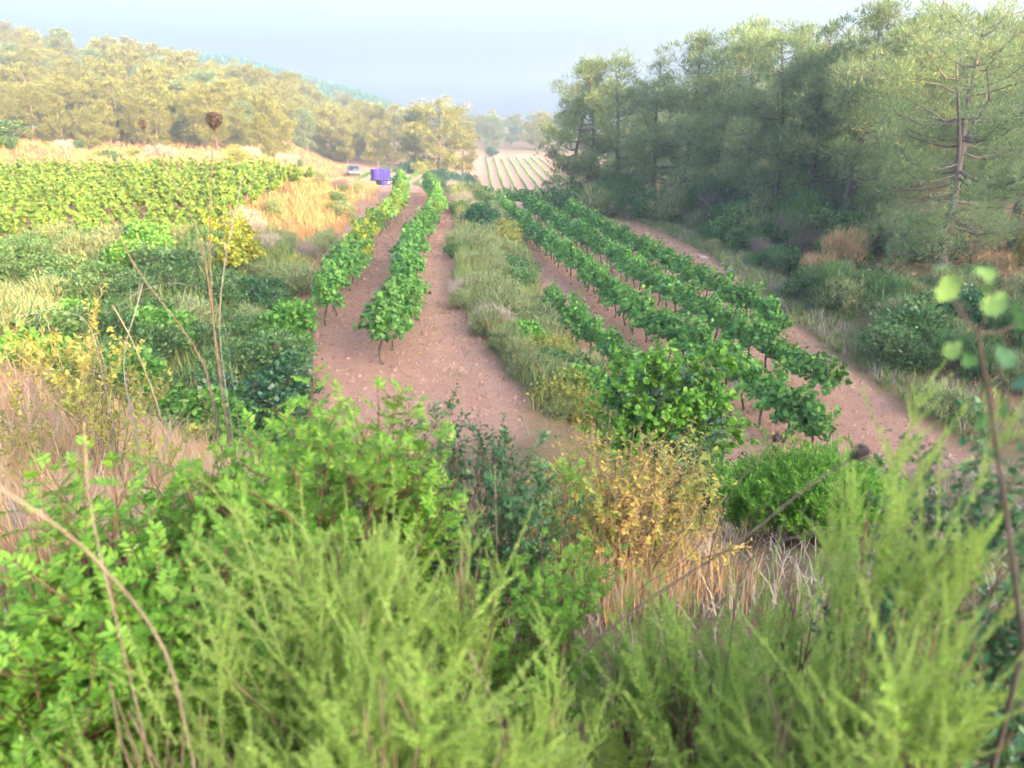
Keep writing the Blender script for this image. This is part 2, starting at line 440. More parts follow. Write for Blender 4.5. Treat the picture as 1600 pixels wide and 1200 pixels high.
# ------------------------------------------------------------------ pines
def pine_meshes(seed, H=9.0, R=2.6, crown0=.28, nlimb=34, nclump=9, nneedle=34, nl=.16, nw=.022, cr=.34, needle_mat='pine', fork=False, dead=20, flat=.75, lean=1.0):
    r = np.random.default_rng(seed)
    wood = MB(); S = 9
    t = np.linspace(0, 1, S)
    lean = r.normal(size=2) * .05 * H * lean
    ph = r.uniform(0, 6.28)
    trunk = np.stack([lean[0] * t ** 1.5 + .12 * np.sin(t * 6 + ph), lean[1] * t ** 1.5 + .12 * np.cos(t * 5 + ph), t * H * .97], -1)
    r0 = .019 * H
    wood.addmany(tubes(trunk, r0 * (1 - t) ** .8 + .02, 7))
    def tr(h):
        return np.stack([np.interp(h, t, trunk[:, k]) for k in range(3)], -1)
    P_all = []; D_all = []
    az = r.uniform(0, 6.28); paths = []; rads = []; twp = []; twr = []
    lim_h = np.sort(crown0 + (0.97 - crown0) * r.uniform(0, 1, nlimb) ** 1.05)
    lop = r.uniform(.7, 1.25, 7)
    for h in lim_h:
        az += 2.4 + r.normal() * .4
        u = (h - crown0) / (1 - crown0)
        prof = (math.sin(math.pi * min(1, (u * .86 + .16))) ** .62)
        ln = R * prof * r.uniform(.62, 1.12) * lop[int(az / 6.2832 * 7) % 7]
        up = -.14 + 1.0 * u + r.normal() * .12
        d = np.array([math.cos(az), math.sin(az), 0])
        s = np.linspace(0, 1, 6)[:, None]
        p = tr(h)[None] + d * ln * s + np.array([0, 0, 1]) * ln * (up * s ** 1.3 - .12 * np.sin(s * 3.1)) + r.normal(size=(6, 3)) * .05 * ln * s
        paths.append(p); rads.append(np.linspace(.3 * r0 * (1.2 - .6 * u), .012, 6))
        # secondary twigs + clumps
        nc = max(3, int(nclump * (ln / R + .25)))
        for _ in range(nc):
            q = r.uniform(.3, 1.0) ** .7
            b = np.array([np.interp(q, s[:, 0], p[:, k]) for k in range(3)])
            off = norm(r.normal(size=3) * np.array([1, 1, flat]) + d * .5 + np.array([0, 0, .25])) * r.uniform(.2, .55) * (.5 + .5 * ln / R) * R * .38
            c = b + off
            twp.append(np.stack([b, b + off * .5 + np.array([0, 0, -.03]), c])); twr.append([.012, .008, .004])
            nn = int(nneedle * r.uniform(.6, 1.4))
            rad = cr * r.uniform(.7, 1.3)
            dd = norm(r.normal(size=(nn, 3)) + np.array([0, 0, .35]) + .35 * norm(off))
            pos = c + dd * rad * r.uniform(.5, 1.0, (nn, 1)) * np.array([1, 1, flat])
            P_all.append(pos); D_all.append(norm(dd + np.array([0, 0, .45]) + r.normal(size=(nn, 3)) * .35))
    # top tuft
    c = tr(.98); nn = nneedle * 3
    dd = norm(r.normal(size=(nn, 3)) + np.array([0, 0, .5]))
    P_all.append(c + dd * r.uniform(.1, .55, (nn, 1))); D_all.append(norm(dd + np.array([0, 0, .8])))
    wood.addmany(tubes(np.array(paths), np.array(rads), 5))
    wood.addmany(tubes(np.array(twp), np.array(twr), 3))
    if fork:
        for sgn in (-1, 1):
            s = np.linspace(0, 1, 6)[:, None]
            b = tr(.48)
            p = b + s * np.array([sgn * 1.3, .2 * sgn, 0]) + np.array([0, 0, 1]) * (s ** .8) * H * .36
            wood.addmany(tubes(p, np.linspace(r0 * .5, .02, 6), 6))
    dp = []; dr = []
    for _ in range(dead):
        h = r.uniform(.08, crown0 + .18); a = r.uniform(0, 6.28); ln = R * r.uniform(.25, .75)
        s = np.linspace(0, 1, 4)[:, None]
        p = tr(h) + s * ln * np.array([math.cos(a), math.sin(a), r.uniform(-.25, .2)]) + r.normal(size=(4, 3)) * .06 * s
        dp.append(p); dr.append([.02, .015, .01, .004])
        for _ in range(4):
            b = p[r.integers(1, 4)]; e = b + norm(r.normal(size=3)) * ln * .35
            dp.append(np.stack([b, b + (e - b) * .33, b + (e - b) * .66 + [0, 0, -.03], e])); dr.append([.008, .006, .005, .003])
    if dp: wood.addmany(tubes(np.array(dp), np.array(dr), 3))
    P = np.concatenate(P_all); D = np.concatenate(D_all)
    n = len(P)
    V, F = leaves(P, D, rand_dirs(n, r), nl * r.uniform(.7, 1.3, n), T_TRI[0], T_TRI[1], aspect=nw / nl)
    tm = wood.mesh('pine_trunk', [M['bark']], True)
    cm = mesh_from('pine_crown', V, [F], [M[needle_mat]])
    return tm, cm

NEAR_P = [pine_meshes(100 + i, 9, [2.7, 3.1, 2.4, 2.9, 2.2][i], [.10, .05, .18, .05, .08][i], [32, 36, 30, 38, 32][i], 10, 80, .20, .034, .50) for i in range(5)]
LEAFY_P = [pine_meshes(130 + i, 9, 2.8, .26, 38, 10, 50, .17, .026, .36, 'pine_warm') for i in range(2)]
BIG_P = pine_meshes(55, 9.0, 4.0, .22, 46, 12, 100, .17, .026, .46, fork=True, dead=24, lean=0.0)
HILL_P = [pine_meshes(200 + i, 9, [3.0, 2.6, 3.4, 2.3, 2.9, 2.1][i], [.14, .2, .1, .16, .08, .06][i], 32, 10, 34, .36, .085, .55, 'pine_warm', dead=6) for i in range(6)]
HILL_D = [pine_meshes(240 + i, 9, [3.0, 2.6][i], .12, 32, 10, 34, .36, .085, .55, 'pine', dead=6) for i in range(2)]
npine = 0
def pine(protos, x, y, h, label, group, rot=None, wide=1.0, name='pine_tree'):
    global npine
    tm, cm = protos[npine % len(protos)] if isinstance(protos, list) else protos
    npine += 1
    s = h / 9.0
    o = thing(name, label, 'pine tree', (x, y, gz(x, y) - .08), (0, 0, rot if rot is not None else random.uniform(0, 6.28)), (s * wide, s * wide, s), group)
    part('trunk', tm, o)
    part('crown', cm, o, 'stuff')
    return o

# big pine above the green shrubs
pine(BIG_P, 15.0, 26.5, 8.7, 'large spreading pine with forked dark trunk rising above the right-hand shrubs', None, rot=.4)
FRONT = [(890, 51, 8.3, .9), (925, 49.5, 9.2, 1.0), (962, 50, 9.3, .95), (1010, 48, 9.0, 1.0), (1055, 46, 10.0, .95), (1105, 44, 10.4, 1.0),
         (1150, 41, 9.4, .95), (1200, 38, 9.3, .95), (1245, 36, 9.5, .9), (1300, 34, 9.8, .95), (1370, 33, 9.3, .9), (1570, 30, 8.4, 1.0)]
for k, (u, Y, h, w) in enumerate(FRONT):
    x = (u - 800) / FPX * (Y / math.cos(PITCH) * .955)
    pine(NEAR_P, x, Y, h, 'shaded pine at the front edge of the right-hand wood, %s from the left' % ordinal(k + 1), 'pines along the front of the right-hand wood', wide=w)
cand = []
r_ = np.random.default_rng(11)
while len(cand) < 50:
    Y = r_.uniform(34, 120); x = r_.uniform(xp(Y) + 3, min(.72 * Y + 4, 60))
    if Y < 52 and x < xp(Y) + 5: continue
    if math.hypot(x - 15, Y - 26.5) < 6: continue
    if all(math.hypot(x - a, Y - b) > 3.3 for a, b in cand): cand.append((x, Y))
for k in range(14):  # extra pines, mostly out of sight, added to shade the far field
    cand.append((26 + 4.2 * (k % 5) + r_.normal(), 74 + 3.4 * k + r_.normal()))
TIER = ['lowest', 'second', 'third', 'fourth', 'fifth', 'sixth', 'top']
def tiers(cand, n):
    c = sorted(cand, key=lambda p: p[1]); m = math.ceil(len(c) / n); out = []
    for t in range(n):
        row = sorted(c[t * m:(t + 1) * m], key=lambda p: p[0] / p[1])
        out += [(x, Y, t, k + 1) for k, (x, Y) in enumerate(row)]
    return out
for x, Y, t_, k_ in tiers(cand, 3):
    pine(NEAR_P + LEAFY_P[:1], x, Y, random.uniform(8.0, 10.0) * (.82 if x > 20 else 1), 'pine deeper in the right-hand wood, %s depth back, %s from the left' % (('first', 'middle', 'last')[t_], ordinal(k_)), 'pines deeper in the right-hand wood')

# left hill wood
front = []
r_ = np.random.default_rng(5)
for u in list(range(-30, 470, 28)):
    Y = r_.uniform(86, 99) + (6 if u > 420 else 0)
    a = (u - 800 + r_.uniform(-8, 8)) / FPX
    front.append((a * Y * 1.0, Y, r_.uniform(4.3, 7.0)))
for k, (x, Y, h) in enumerate(front):
    pine(HILL_P, x, Y, h, 'sunlit pine along the foot of the left hill, %s from the left' % ordinal(k + 1), 'sunlit pines along the foot of the left hill')
cand = []
tries = 0
while len(cand) < 205 and tries < 30000:
    tries += 1
    Y = r_.uniform(100, 214); a = r_.uniform(-.72, -.17); x = a * Y
    dmin = 4.5 + (Y - 100) * .022
    if a > -.30 and Y < 132: continue
    if all(math.hypot(x - p, Y - q) > dmin for p, q in cand): cand.append((x, Y))
for x, Y, t_, k_ in tiers(cand, 7):
    dark = r_.uniform() < .12
    pine(HILL_D if dark else HILL_P, x, Y, r_.uniform(5.8, 8.6), 'sunlit pine on the left hillside, %s tier up, %s from the left' % (TIER[t_], ordinal(k_)), 'pines covering the left hillside', wide=r_.uniform(1.0, 1.3))
# valley centre
CENT = [(690, 128, 11.5, 1.25), (655, 134, 10.3, 1.1), (725, 140, 9.6, 1.1), (600, 156, 9.8, 1.1), (555, 146, 8.6, 1.1), (530, 138, 9, 1.1), (625, 150, 10, 1.05), (575, 155, 10, 1.0)]
for k, (u, Y, h, w) in enumerate(sorted(CENT)):
    pine(HILL_P, (u - 800) / FPX * Y * 1.0, Y, h, 'sunlit pine beyond the parked trailer at the valley bend, %s from the left' % ordinal(k + 1), 'pines at the valley bend', wide=w)
cand = []
tries = 0
while len(cand) < 30 and tries < 9000:
    tries += 1
    Y = r_.uniform(228, 300); u = r_.uniform(540, 900); x = (u - 800) / FPX * Y
    if all(math.hypot(x - p, Y - q) > 6.5 for p, q in cand): cand.append((x, Y))
for x, Y, t_, k_ in tiers(cand, 2):
    pine(HILL_P if r_.uniform() < .7 else HILL_D, x, Y, r_.uniform(8, 10.5), 'distant pine at the valley end, %s rank, %s from the left' % (('front', 'rear')[t_], ordinal(k_)), 'pines at the end of the valley field', wide=r_.uniform(1.05, 1.3))
# wood on the hazy ridge behind
def ridge_forest():
    r = np.random.default_rng(3); P = []; D = []
    n = 3000
    Y = r.uniform(340, 475, n); a = r.uniform(-.55, -.12, n); X = a * Y; Z = height(X, Y)
    for x, y, z in zip(X, Y, Z):
        m = 44; dd = norm(r.normal(size=(m, 3)) + [0, 0, .3])
        P.append(np.array([x, y, z + 5]) + dd * np.array([3.2, 3.2, 4.2]) * r.uniform(.5, 1, (m, 1))); D.append(norm(dd + [0, 0, .5]))
    P = np.concatenate(P); D = np.concatenate(D)
    V, F = leaves(P, D, rand_dirs(len(P), r), r.uniform(1.0, 1.8, len(P)), T_TRI[0], T_TRI[1], .6)
    stuff('forest', mesh_from('forest', V, [F], [M['dark']]), 'hazy far wood on the ridge behind the left hill', 'wood')
ridge_forest()

# ------------------------------------------------------------------ vines
def vine_meshes(seed, mat, nleaf=1050, L=1.3, W=.31, h0=.52, h1=1.38, T=T_VINE, ls=.095):
    r = np.random.default_rng(seed)
    wood = MB()
    t = np.linspace(0, 1, 7)
    p = np.stack([.06 * np.sin(t * 5 + seed), .05 * np.cos(t * 4 + seed), t * .72 - .06], -1)
    wood.addmany(tubes(p, .034 - .012 * t + .006 * np.sin(t * 17), 7))
    for sg in (-1, 1):
        q = np.linspace(0, 1, 5)
        p2 = np.stack([.02 * np.sin(q * 9), sg * q * L * .48, .64 + .08 * q + .02 * np.sin(q * 8)], -1)
        wood.addmany(tubes(p2, .02 - .008 * q, 5))
    sh = []; sr = []; P = []; D = []; Nn = []
    ns = 26
    for i in range(ns):
        y = r.uniform(-L / 2, L / 2); s = np.linspace(0, 1, 6)
        side = float(np.clip(r.normal() * .7, -1.1, 1.1))
        ln = r.uniform(.45, .95)
        b = np.array([0, y, .68])
        e = np.array([side * W * 1.35, r.normal() * .18, ln * (.95 - .55 * abs(side) ** .8)])
        pts = b + s[:, None] * e + np.array([0, 0, -.22])[None] * (s ** 2.2)[:, None] * abs(side) + r.normal(size=(6, 3)) * .015
        sh.append(pts); sr.append(np.linspace(.006, .002, 6))
        m = int(nleaf / ns)
        qq = r.uniform(.05, 1.05, m)
        pos = np.stack([np.interp(qq, s, pts[:, k]) for k in range(3)], -1)
        out = norm(np.stack([np.sign(pos[:, 0] + r.normal(size=m) * .1) * 1.0, r.normal(size=m) * .6, r.normal(size=m) * .5 + .1], -1))
        pos = pos + out * r.uniform(.02, .13, (m, 1))
        P.append(pos); D.append(norm(out * .6 + np.array([0, 0, -.75]) + r.normal(size=(m, 3)) * .4)); Nn.append(norm(out + np.array([0, 0, .9]) + r.normal(size=(m, 3)) * .45))
    wood.addmany(tubes(np.array(sh), np.array(sr), 3))
    P = np.concatenate(P); D = np.concatenate(D); Nn = np.concatenate(Nn)
    P[:, 2] = np.maximum(P[:, 2], h0 - .15)
    V, F = leaves(P, D, Nn, ls * r.uniform(.6, 1.25, len(P)), T[0], T[1])
    return wood.mesh('vine_trunk', [M['vine_wood']], True), mesh_from('vine_foliage', V, [F], [M[mat]])
VP = [vine_meshes(300 + i, 'vine') for i in range(7)]
VW = [vine_meshes(320 + i, 'vine_warm', 900, T=T_VINE6, ls=.105) for i in range(4)]
VY = [vine_meshes(330 + i, 'vine_yellow', 800, T=T_VINE6, ls=.095) for i in range(3)]
VU = [vine_meshes(350 + i, 'vine_warm', 1400, L=1.6, W=.62, T=T_VINE6, ls=.092) for i in range(4)]
VF = [vine_meshes(340 + i, 'vine', 760, T=T_VINE6, ls=.115) for i in range(4)]

def walk(pts, step):
    pts = np.array(pts, float); seg = np.linalg.norm(np.diff(pts, axis=0), axis=1); c = np.concatenate([[0], np.cumsum(seg)])
    s = np.arange(0, c[-1], step)
    x = np.interp(s, c, pts[:, 0]); y = np.interp(s, c, pts[:, 1])
    dx = np.gradient(x); dy = np.gradient(y)
    return x, y, np.arctan2(dy, dx) - math.pi / 2
def vine(me, x, y, rz, s, label, group, sx=1.0):
    o = thing('grape_vine', label, 'grape vine', (x, y, gz(x, y) - .02), (0, 0, rz), (s * sx, s, s), group)
    part('trunk', me[0], o); part('foliage', me[1], o, 'stuff')
ROWS = [
    ('row beside the dirt track', [(-2.9, 16.4), (-2.85, 18.9), (-3.3, 24), (-3.75, 29.6), (-3.85, 38.2), (-4.1, 43), (-5.0, 49), (-5.8, 54)], 1.1, 1.0, 'L'),
    ('row below the left bank', [(-4.9, 19.6), (-5.3, 25), (-6.05, 31.8), (-5.95, 39.3), (-6.4, 44.5), (-7.4, 52), (-8, 56)], 1.1, 1.0, 'LA'),
    ('long row nearest the middle bank', [(5.75, 13.3), (5.05, 16.8), (3.95, 20.9), (3.37, 24.2), (2.53, 29.9), (1.95, 32.7), (0.5, 40.5), (-1.0, 49)], 1.02, 1.0, 'R'),
    ('middle row of the lower vineyard', [(6.95, 16.4), (6.25, 18.8), (5.2, 24.4), (4.05, 32), (2.4, 41), (1.0, 48)], 1.05, 1.0, 'R'),
    ('lower row nearest the wood', [(7.55, 21.0), (7.1, 24), (6.3, 28.3), (5.75, 31), (4.3, 40), (3.3, 45.5)], 1.08, 1.0, 'R'),
    ('short row under the middle bank', [(2.95, 15.8), (2.5, 18.2), (1.25, 24)], 1.1, .95, 'R'),
    ('cross row closing the lower vineyard', [(-1.9, 55.2), (.6, 53.2), (3.6, 51.4)], 1.0, 1.0, 'R'),
]
vi = 0
for desc, pts, step, s0, kind in ROWS:
    X, Y, A = walk(pts, step * .9)
    for k in range(len(X)):
        vi += 1
        far = Y[k] > 36
        protos = VF if far else VP
        me = protos[vi % len(protos)]
        if kind in ('L', 'LA'):
            if k > 9 and random.random() < (.25 if Y[k] < 40 else .45): me = VW[vi % 4]
        tint = ''
        if kind == 'LA' and k in (7, 8, 11, 12): me = VY[vi % 3]; tint = 'yellowing '
        end = 'left' if 'cross' in desc else 'near'
        vine(me, X[k] + random.gauss(0, .05), Y[k], A[k] + random.choice((0, math.pi)) + random.gauss(0, .08), s0 * random.uniform(.92, 1.12) * (1.12 if kind in ('L', 'LA') and k < 12 else 1.0),
             '%sgrape vine, %s from the %s end of the %s' % (tint, ordinal(k + 1), end, desc), 'vines of the ' + desc, sx=random.uniform(.78, .92))
# upper terrace: rows running across, seen as a mass of tops
row = 0
for Y0 in (24.5, 27.2, 30.2, 33.4, 36.8, 40.6, 44.6):
    row += 1
    x0 = xb(Y0) - 3.2; x1 = max(-.69 * Y0, -30)
    X = np.arange(x0, x1, -1.4)
    for k, x in enumerate(X):
        vi += 1
        yy = Y0 + .06 * (x - x0) + random.gauss(0, .1)
        vine(VU[vi % 4], x, yy, math.pi / 2 + random.gauss(0, .15), random.uniform(.95, 1.15) * (.78, .88, .95, 1, 1, 1, 1)[row - 1],
             'upper left vineyard vine, %s cross row, %s from the bank' % (ordinal(row), ordinal(k + 1)), 'sunlit vines of the upper left vineyard')

# far field rows
def low_row(pts, seed, w=.12, h=.28, dens=40, mat='vine'):
    r = np.random.default_rng(seed); pts = np.array(pts, float)
    ln = np.linalg.norm(pts[1] - pts[0]); n = int(ln * dens)
    t = r.uniform(0, 1, n)
    gap = (np.sin(t * ln * 2.2 + seed) + np.sin(t * ln * .7 + seed * 2)) > -2.5
    t = t[gap]; n = len(t)
    x = pts[0, 0] + (pts[1, 0] - pts[0, 0]) * t + r.normal(size=n) * w * .5
    y = pts[0, 1] + (pts[1, 1] - pts[0, 1]) * t
    P = np.stack([x, y, height(x, y) + r.uniform(.05, h, n)], -1)
    V, F = leaves(P, rand_dirs(n, r), rand_dirs(n, r), r.uniform(.11, .2, n), T_DIA[0], T_DIA[1], .8)
    return mesh_from('vine_row', V, [F], [M[mat]])
for k in range(11):
    x0 = -8.2 + 1.8 * k
    y1 = 133 if k < 3 else 192 - 2 * (k % 3)
    me = low_row([(x0, 113), (x0 - .045 * (y1 - 113), y1)], 900 + k)
    thing('vine_row', 'low young vine row in the far valley field, %s row from its left edge' % ordinal(k + 1), 'vine row', group='young vine rows in the far valley field', me=me)
for k in range(5):
    x0 = -12.0 - 2.2 * k
    me = low_row([(x0, 101 + k), (x0 - .3, 136)], 950 + k, h=.5)
    thing('vine_row', 'low vine row in the field behind the trailer, %s from its right edge' % ordinal(k + 1), 'vine row', group='vine rows in the field behind the trailer', me=me)

# ------------------------------------------------------------------ shrubs seen at middle distance
def bush_meshes(seed, mat, n=2400, T=T_DIA, ls=.075, aspect=.7, lobes=15, upright=.3, R=.75, H=1.0, wood='stem', spray=.12):
    r = np.random.default_rng(seed)
    wd = MB()
    c = norm(r.normal(size=(lobes, 3))) * np.array([R * .62, R * .62, H * .38]) * r.uniform(.35, 1.0, (lobes, 1)) + np.array([0, 0, H * .45])
    rad = r.uniform(.2, .36, lobes) * min(R, H)
    s = np.linspace(0, 1, 5)
    pth = []; rd = []
    for k in range(lobes):
        b = np.array([r.normal() * .1, r.normal() * .1, -.1])
        pth.append(b + (c[k] - b) * s[:, None] + r.normal(size=(5, 3)) * .03 * s[:, None]); rd.append(np.linspace(.018, .006, 5))
        for _ in range(5):
            e = c[k] + norm(r.normal(size=3) + [0, 0, .6]) * rad[k] * 1.25
            pth.append(c[k] + (e - c[k]) * s[:, None]); rd.append(np.linspace(.006, .002, 5))
    wd.addmany(tubes(np.array(pth), np.array(rd), 4))
    w = rad ** 2; li = r.choice(lobes, n, p=w / w.sum())
    dd = norm(r.normal(size=(n, 3)) + np.array([0, 0, .25]))
    P = c[li] + dd * rad[li][:, None] * (r.uniform(.45, 1.0, (n, 1)) + spray * np.abs(r.normal(size=(n, 1))))
    P[:, 2] = np.maximum(P[:, 2], .02)
    D = norm(dd * (1 - upright) + np.array([0, 0, upright * 1.6]) + r.normal(size=(n, 3)) * .45)
    Nn = norm(dd + r.normal(size=(n, 3)) * .6 + [0, 0, .5])
    V, F = leaves(P, D, Nn, ls * r.uniform(.6, 1.35, n), T[0], T[1], aspect)
    return wd.mesh('shrub_branches', [M[wood]], True), mesh_from('shrub_foliage', V, [F], [M[mat]])
BUSH = {
    'bramble': [bush_meshes(400 + i, 'bramble', 3200, ls=.066, spray=.3) for i in range(3)],
    'grey': [bush_meshes(410 + i, 'greyleaf', 3600, T_TRI, .14, .14, upright=.55, spray=.4) for i in range(3)],
    'dark': [bush_meshes(420 + i, 'dark', 2800, ls=.065, aspect=.75) for i in range(3)],
    'yellow': [bush_meshes(430 + i, 'yellowleaf', 2600, ls=.055, spray=.35) for i in range(2)],
    'bright': [bush_meshes(440 + i, 'vine', 3000, T_VINE6, .075, .9, spray=.25) for i in range(3)],
    'rosemary': [bush_meshes(450 + i, 'bramble', 5200, T_TRI, .13, .11, upright=.75, spray=.2) for i in range(2)],
    'dry': [bush_meshes(460 + i, 'straw_pale', 2600, T_TRI, .22, .05, upright=.7, spray=.4, wood='twig_grey') for i in range(3)],
    'brown': [bush_meshes(470 + i, 'twig_grey', 3600, T_TRI, .2, .045, upright=.45, spray=.35, wood='twig_grey') for i in range(2)],
    'rust': [bush_meshes(480, 'straw_orange', 2600, T_TRI, .2, .08, upright=.4, spray=.3, wood='twig_grey')],
    'red': [bush_meshes(490, 'redleaf', 2200, ls=.08)] if 'redleaf' in M else [],
}
LOOK = {'bramble': 'mid-green bramble-like shrub', 'grey': 'grey-green wispy shrub', 'dark': 'dark evergreen shrub', 'yellow': 'yellowing shrub',
        'bright': 'bright green broad-leaved shrub', 'rosemary': 'fine-leaved green upright shrub', 'dry': 'straw-coloured dry tussock', 'brown': 'bare grey-brown twiggy bush', 'rust': 'rusty orange dried bush'}
bc = 0
def bush(kind, x, y, h, w, label, group=None, sink=.06):
    global bc
    bc += 1
    me = BUSH[kind][bc % len(BUSH[kind])]
    o = thing('tussock' if kind == 'dry' else 'shrub', label, 'tussock' if kind == 'dry' else 'shrub', (x, y, gz(x, y) - sink), (0, 0, random.uniform(0, 6.28)), (w / 1.4, w / 1.4, h), group)
    part('branches', me[0], o); part('foliage', me[1], o, 'stuff')
    return o
def zone_bushes(items, phrase, group):
    """items: (kind,x,y,h,w); labels count each kind from the near end"""
    items = sorted(items, key=lambda i: i[2]); cnt = {}
    for k, x, y, h, w in items:
        cnt[k] = cnt.get(k, 0) + 1
        bush(k, x, y, h, w, '%s %s %s, from the near end' % (ordinal(cnt[k]), LOOK[k], phrase), group)

# bank between the two vineyards
items = []
r_ = np.random.default_rng(21)
for Y in np.arange(13.5, 56, .85):
    for off in (.3, 1.05, 1.85, 2.4):
        if r_.uniform() < .14: continue
        if Y > 26 and r_.uniform() < .42: continue
        x = xl(Y) + off * ip(Y, [20, 55], [1, 1.4]) + r_.normal() * .15
        k = r_.choice(['grey', 'grey', 'bramble', 'yellow', 'grey', 'grey', 'bramble'] if off > .5 else ['grey', 'grey', 'dry', 'grey', 'grey', 'bramble', 'grey'])
        if Y < 20 and off > 1: k = r_.choice(['bright', 'bramble', 'yellow', 'grey'])
        h = r_.uniform(.6, 1.05) * (1.1 if .5 < off < 2 else .8) * (1.2 if Y > 26 else 1); items.append((k, x, Y + r_.normal() * .2, h, h * r_.uniform(1.3, 1.9)))
items = [i for i in items if not (33 < i[2] < 41 and i[1] < -.6)]
zone_bushes(items, 'on the bank between the vineyards', 'shrubs on the bank between the vineyards')
bush('dark', -1.75, 36.3, 1.7, 2.3, 'rounded dark green shrub beside the dirt track, largest on the middle bank')
bush('dark', -1.3, 39.3, 1.5, 2.2, 'dark green shrub just behind the rounded one beside the dirt track')
bush('yellow', -.2, 35.5, 1.5, 1.8, 'tall yellow shrub on the middle bank, next to the rounded dark shrub')
bush('yellow', -.35, 37.8, 1.5, 1.6, 'yellow shrub behind the tall yellow one on the middle bank')

# left bank and slope below the upper vineyard
items = []
r_ = np.random.default_rng(22)
tries = 0
while len(items) < 84 and tries < 4000:
    tries += 1
    Y = r_.uniform(8.5, 24); x = r_.uniform(-.72 * Y - .6, xb(Y) + .1)
    if Y < 12 and x > -4.8: continue
    if any(math.hypot(x - i[1], Y - i[2]) < .95 for i in items): continue
    q = wob(np.array(x), np.array(Y), 3.0)
    k = r_.choice(['bramble', 'grey', 'bramble', 'bright']) if q > .15 else r_.choice(['yellow', 'grey', 'bramble', 'yellow']) if q < -.25 else r_.choice(['bramble', 'dark', 'grey', 'bramble', 'grey'])
    h = r_.uniform(.6, 1.1); items.append((k, x, Y, h, h * r_.uniform(1.6, 2.1)))
for Y in np.arange(24.5, 56, 1.15):
    for off in (-.2, -1.2, -2.4):
        if r_.uniform() < .55: continue
        x = xb(Y) + off + r_.normal() * .2
        if 30 < Y < 46 and off < -.5 and r_.uniform() < .6: continue
        k = r_.choice(['bramble', 'grey', 'grey', 'dry', 'yellow', 'brown'])
        h = r_.uniform(.5, 1.0); items.append((k, x, Y, h, h * r_.uniform(1.3, 1.8)))
zone_bushes(items, 'on the left bank', 'shrubs on the left bank')
for k, (x, y, s) in enumerate([(-8.1, 21.6, .95), (-8.5, 22.7, 1.05), (-8.9, 23.9, 1.05), (-8.2, 23.3, 1.0)]):
    vine(VY[k % 3], x, y, random.uniform(0, 3), s, 'yellow vine spilling over the upper vineyard corner, %s from the near side' % ordinal(k + 1), 'yellow vines at the bank corner', sx=1.15)
bush('dark', -6.9, 20.0, 1.3, 1.9, 'blue-green rounded shrub left of the near vines, at the bank foot')
bush('bright', -5.35, 17.6, 1.15, 1.8, 'bright green leafy shrub in front of the near end of the left row')
bush('bramble', -4.75, 15.4, 1.2, 1.9, 'mid-green bush left of the near end of the track-side vines')
bush('dark', -4.35, 13.7, 1.15, 1.8, 'dark bush between the bank foot and the near track end')
bush('bramble', -3.6, 11.0, .75, 1.5, 'low leafy bush at the near left corner of the track soil')
bush('dark', -4.5, 11.6, 1.15, 2.2, 'dark leafy shrub below the near end of the left vine rows')
bush('bramble', -3.9, 12.3, .8, 1.8, 'low mid-green shrub right of the dark leafy one by the track')
bush('bright', -4.6, 10.3, .8, 1.6, 'fresh green low shrub in front of the dark leafy one')
bush('bright', -5.6, 8.4, .9, 1.1, 'round-leaved bright green shrub at the left edge above the dry grass')
# lit roadside at the hill foot
items = []
r_ = np.random.default_rng(23)
for _ in range(26):
    Y = r_.uniform(50, 88); a = r_.uniform(-.70, -.2); x = a * Y
    if x > xb(Y) - 4: continue
    if Y < 50 and x > -30: continue
    k = r_.choice(['yellow', 'dry', 'bramble', 'bramble', 'dry', 'grey']); h = r_.uniform(.5, 1.5)
    items.append((k, x, Y, h, h * r_.uniform(1.5, 2.4)))
zone_bushes(items, 'on the sunlit left verge', 'shrubs on the sunlit verge')
bush('bramble', -37, 55, 1.6, 6.5, 'wide green bramble mound at the left edge above the upper vineyard')
for k, (u, Y, h, w, kd) in enumerate([(662, 122, 2.2, 4.0, 'yellow'), (690, 118, 2.6, 5.5, 'dark'), (715, 120, 3.0, 6.5, 'dark'), (735, 122, 2.6, 4.5, 'dark'), (640, 124, 2.0, 5, 'dark'), (770, 196, 2.6, 5, 'dark')]):
    bush(kd, (u - 800) / FPX * Y * 1.0, Y, h, w, '%s at the far edge of the fields, %s from the left' % (LOOK[kd], ordinal([1, 2, 3, 4, 0, 5][k] + 1)), 'shrubs edging the far fields')
items = []
for Y in np.arange(58, 112, 4):
    x = xl(Y) + 1 + r_.normal() * .8
    k = r_.choice(['grey', 'dry', 'grey', 'bramble']); h = r_.uniform(.6, 1.3)
    items.append((k, x, Y, h, h * 1.8))
zone_bushes(items, 'on the slope between the far fields', 'shrubs between the far fields')

# right side: edge of the wood
items = []
r_ = np.random.default_rng(24)
tries = 0
while len(items) < 62 and tries < 6000:
    tries += 1
    Y = r_.uniform(15, 48); x = xp(Y) + r_.uniform(.5, 7.5)
    if x > .70 * Y + 1: continue
    if any(math.hypot(x - i[1], Y - i[2]) < .95 for i in items): continue
    d = x - xp(Y)
    if Y > 26: k = r_.choice(['bramble', 'bramble', 'brown', 'grey', 'grey'] if d > 1 else ['dry', 'brown', 'grey'])
    else: k = r_.choice(['bramble', 'rosemary', 'grey', 'bramble', 'rosemary'] if d > .9 else ['bramble', 'rosemary', 'grey', 'brown'])
    h = r_.uniform(.7, 1.35) * (.65 if d < .9 else 1.0 if d < 2.2 or Y < 26 else 1.6); items.append((k, x, Y, h, h * r_.uniform(1.4, 1.9)))
zone_bushes(items, 'along the right wood edge', 'shrubs at the edge of the right-hand wood')
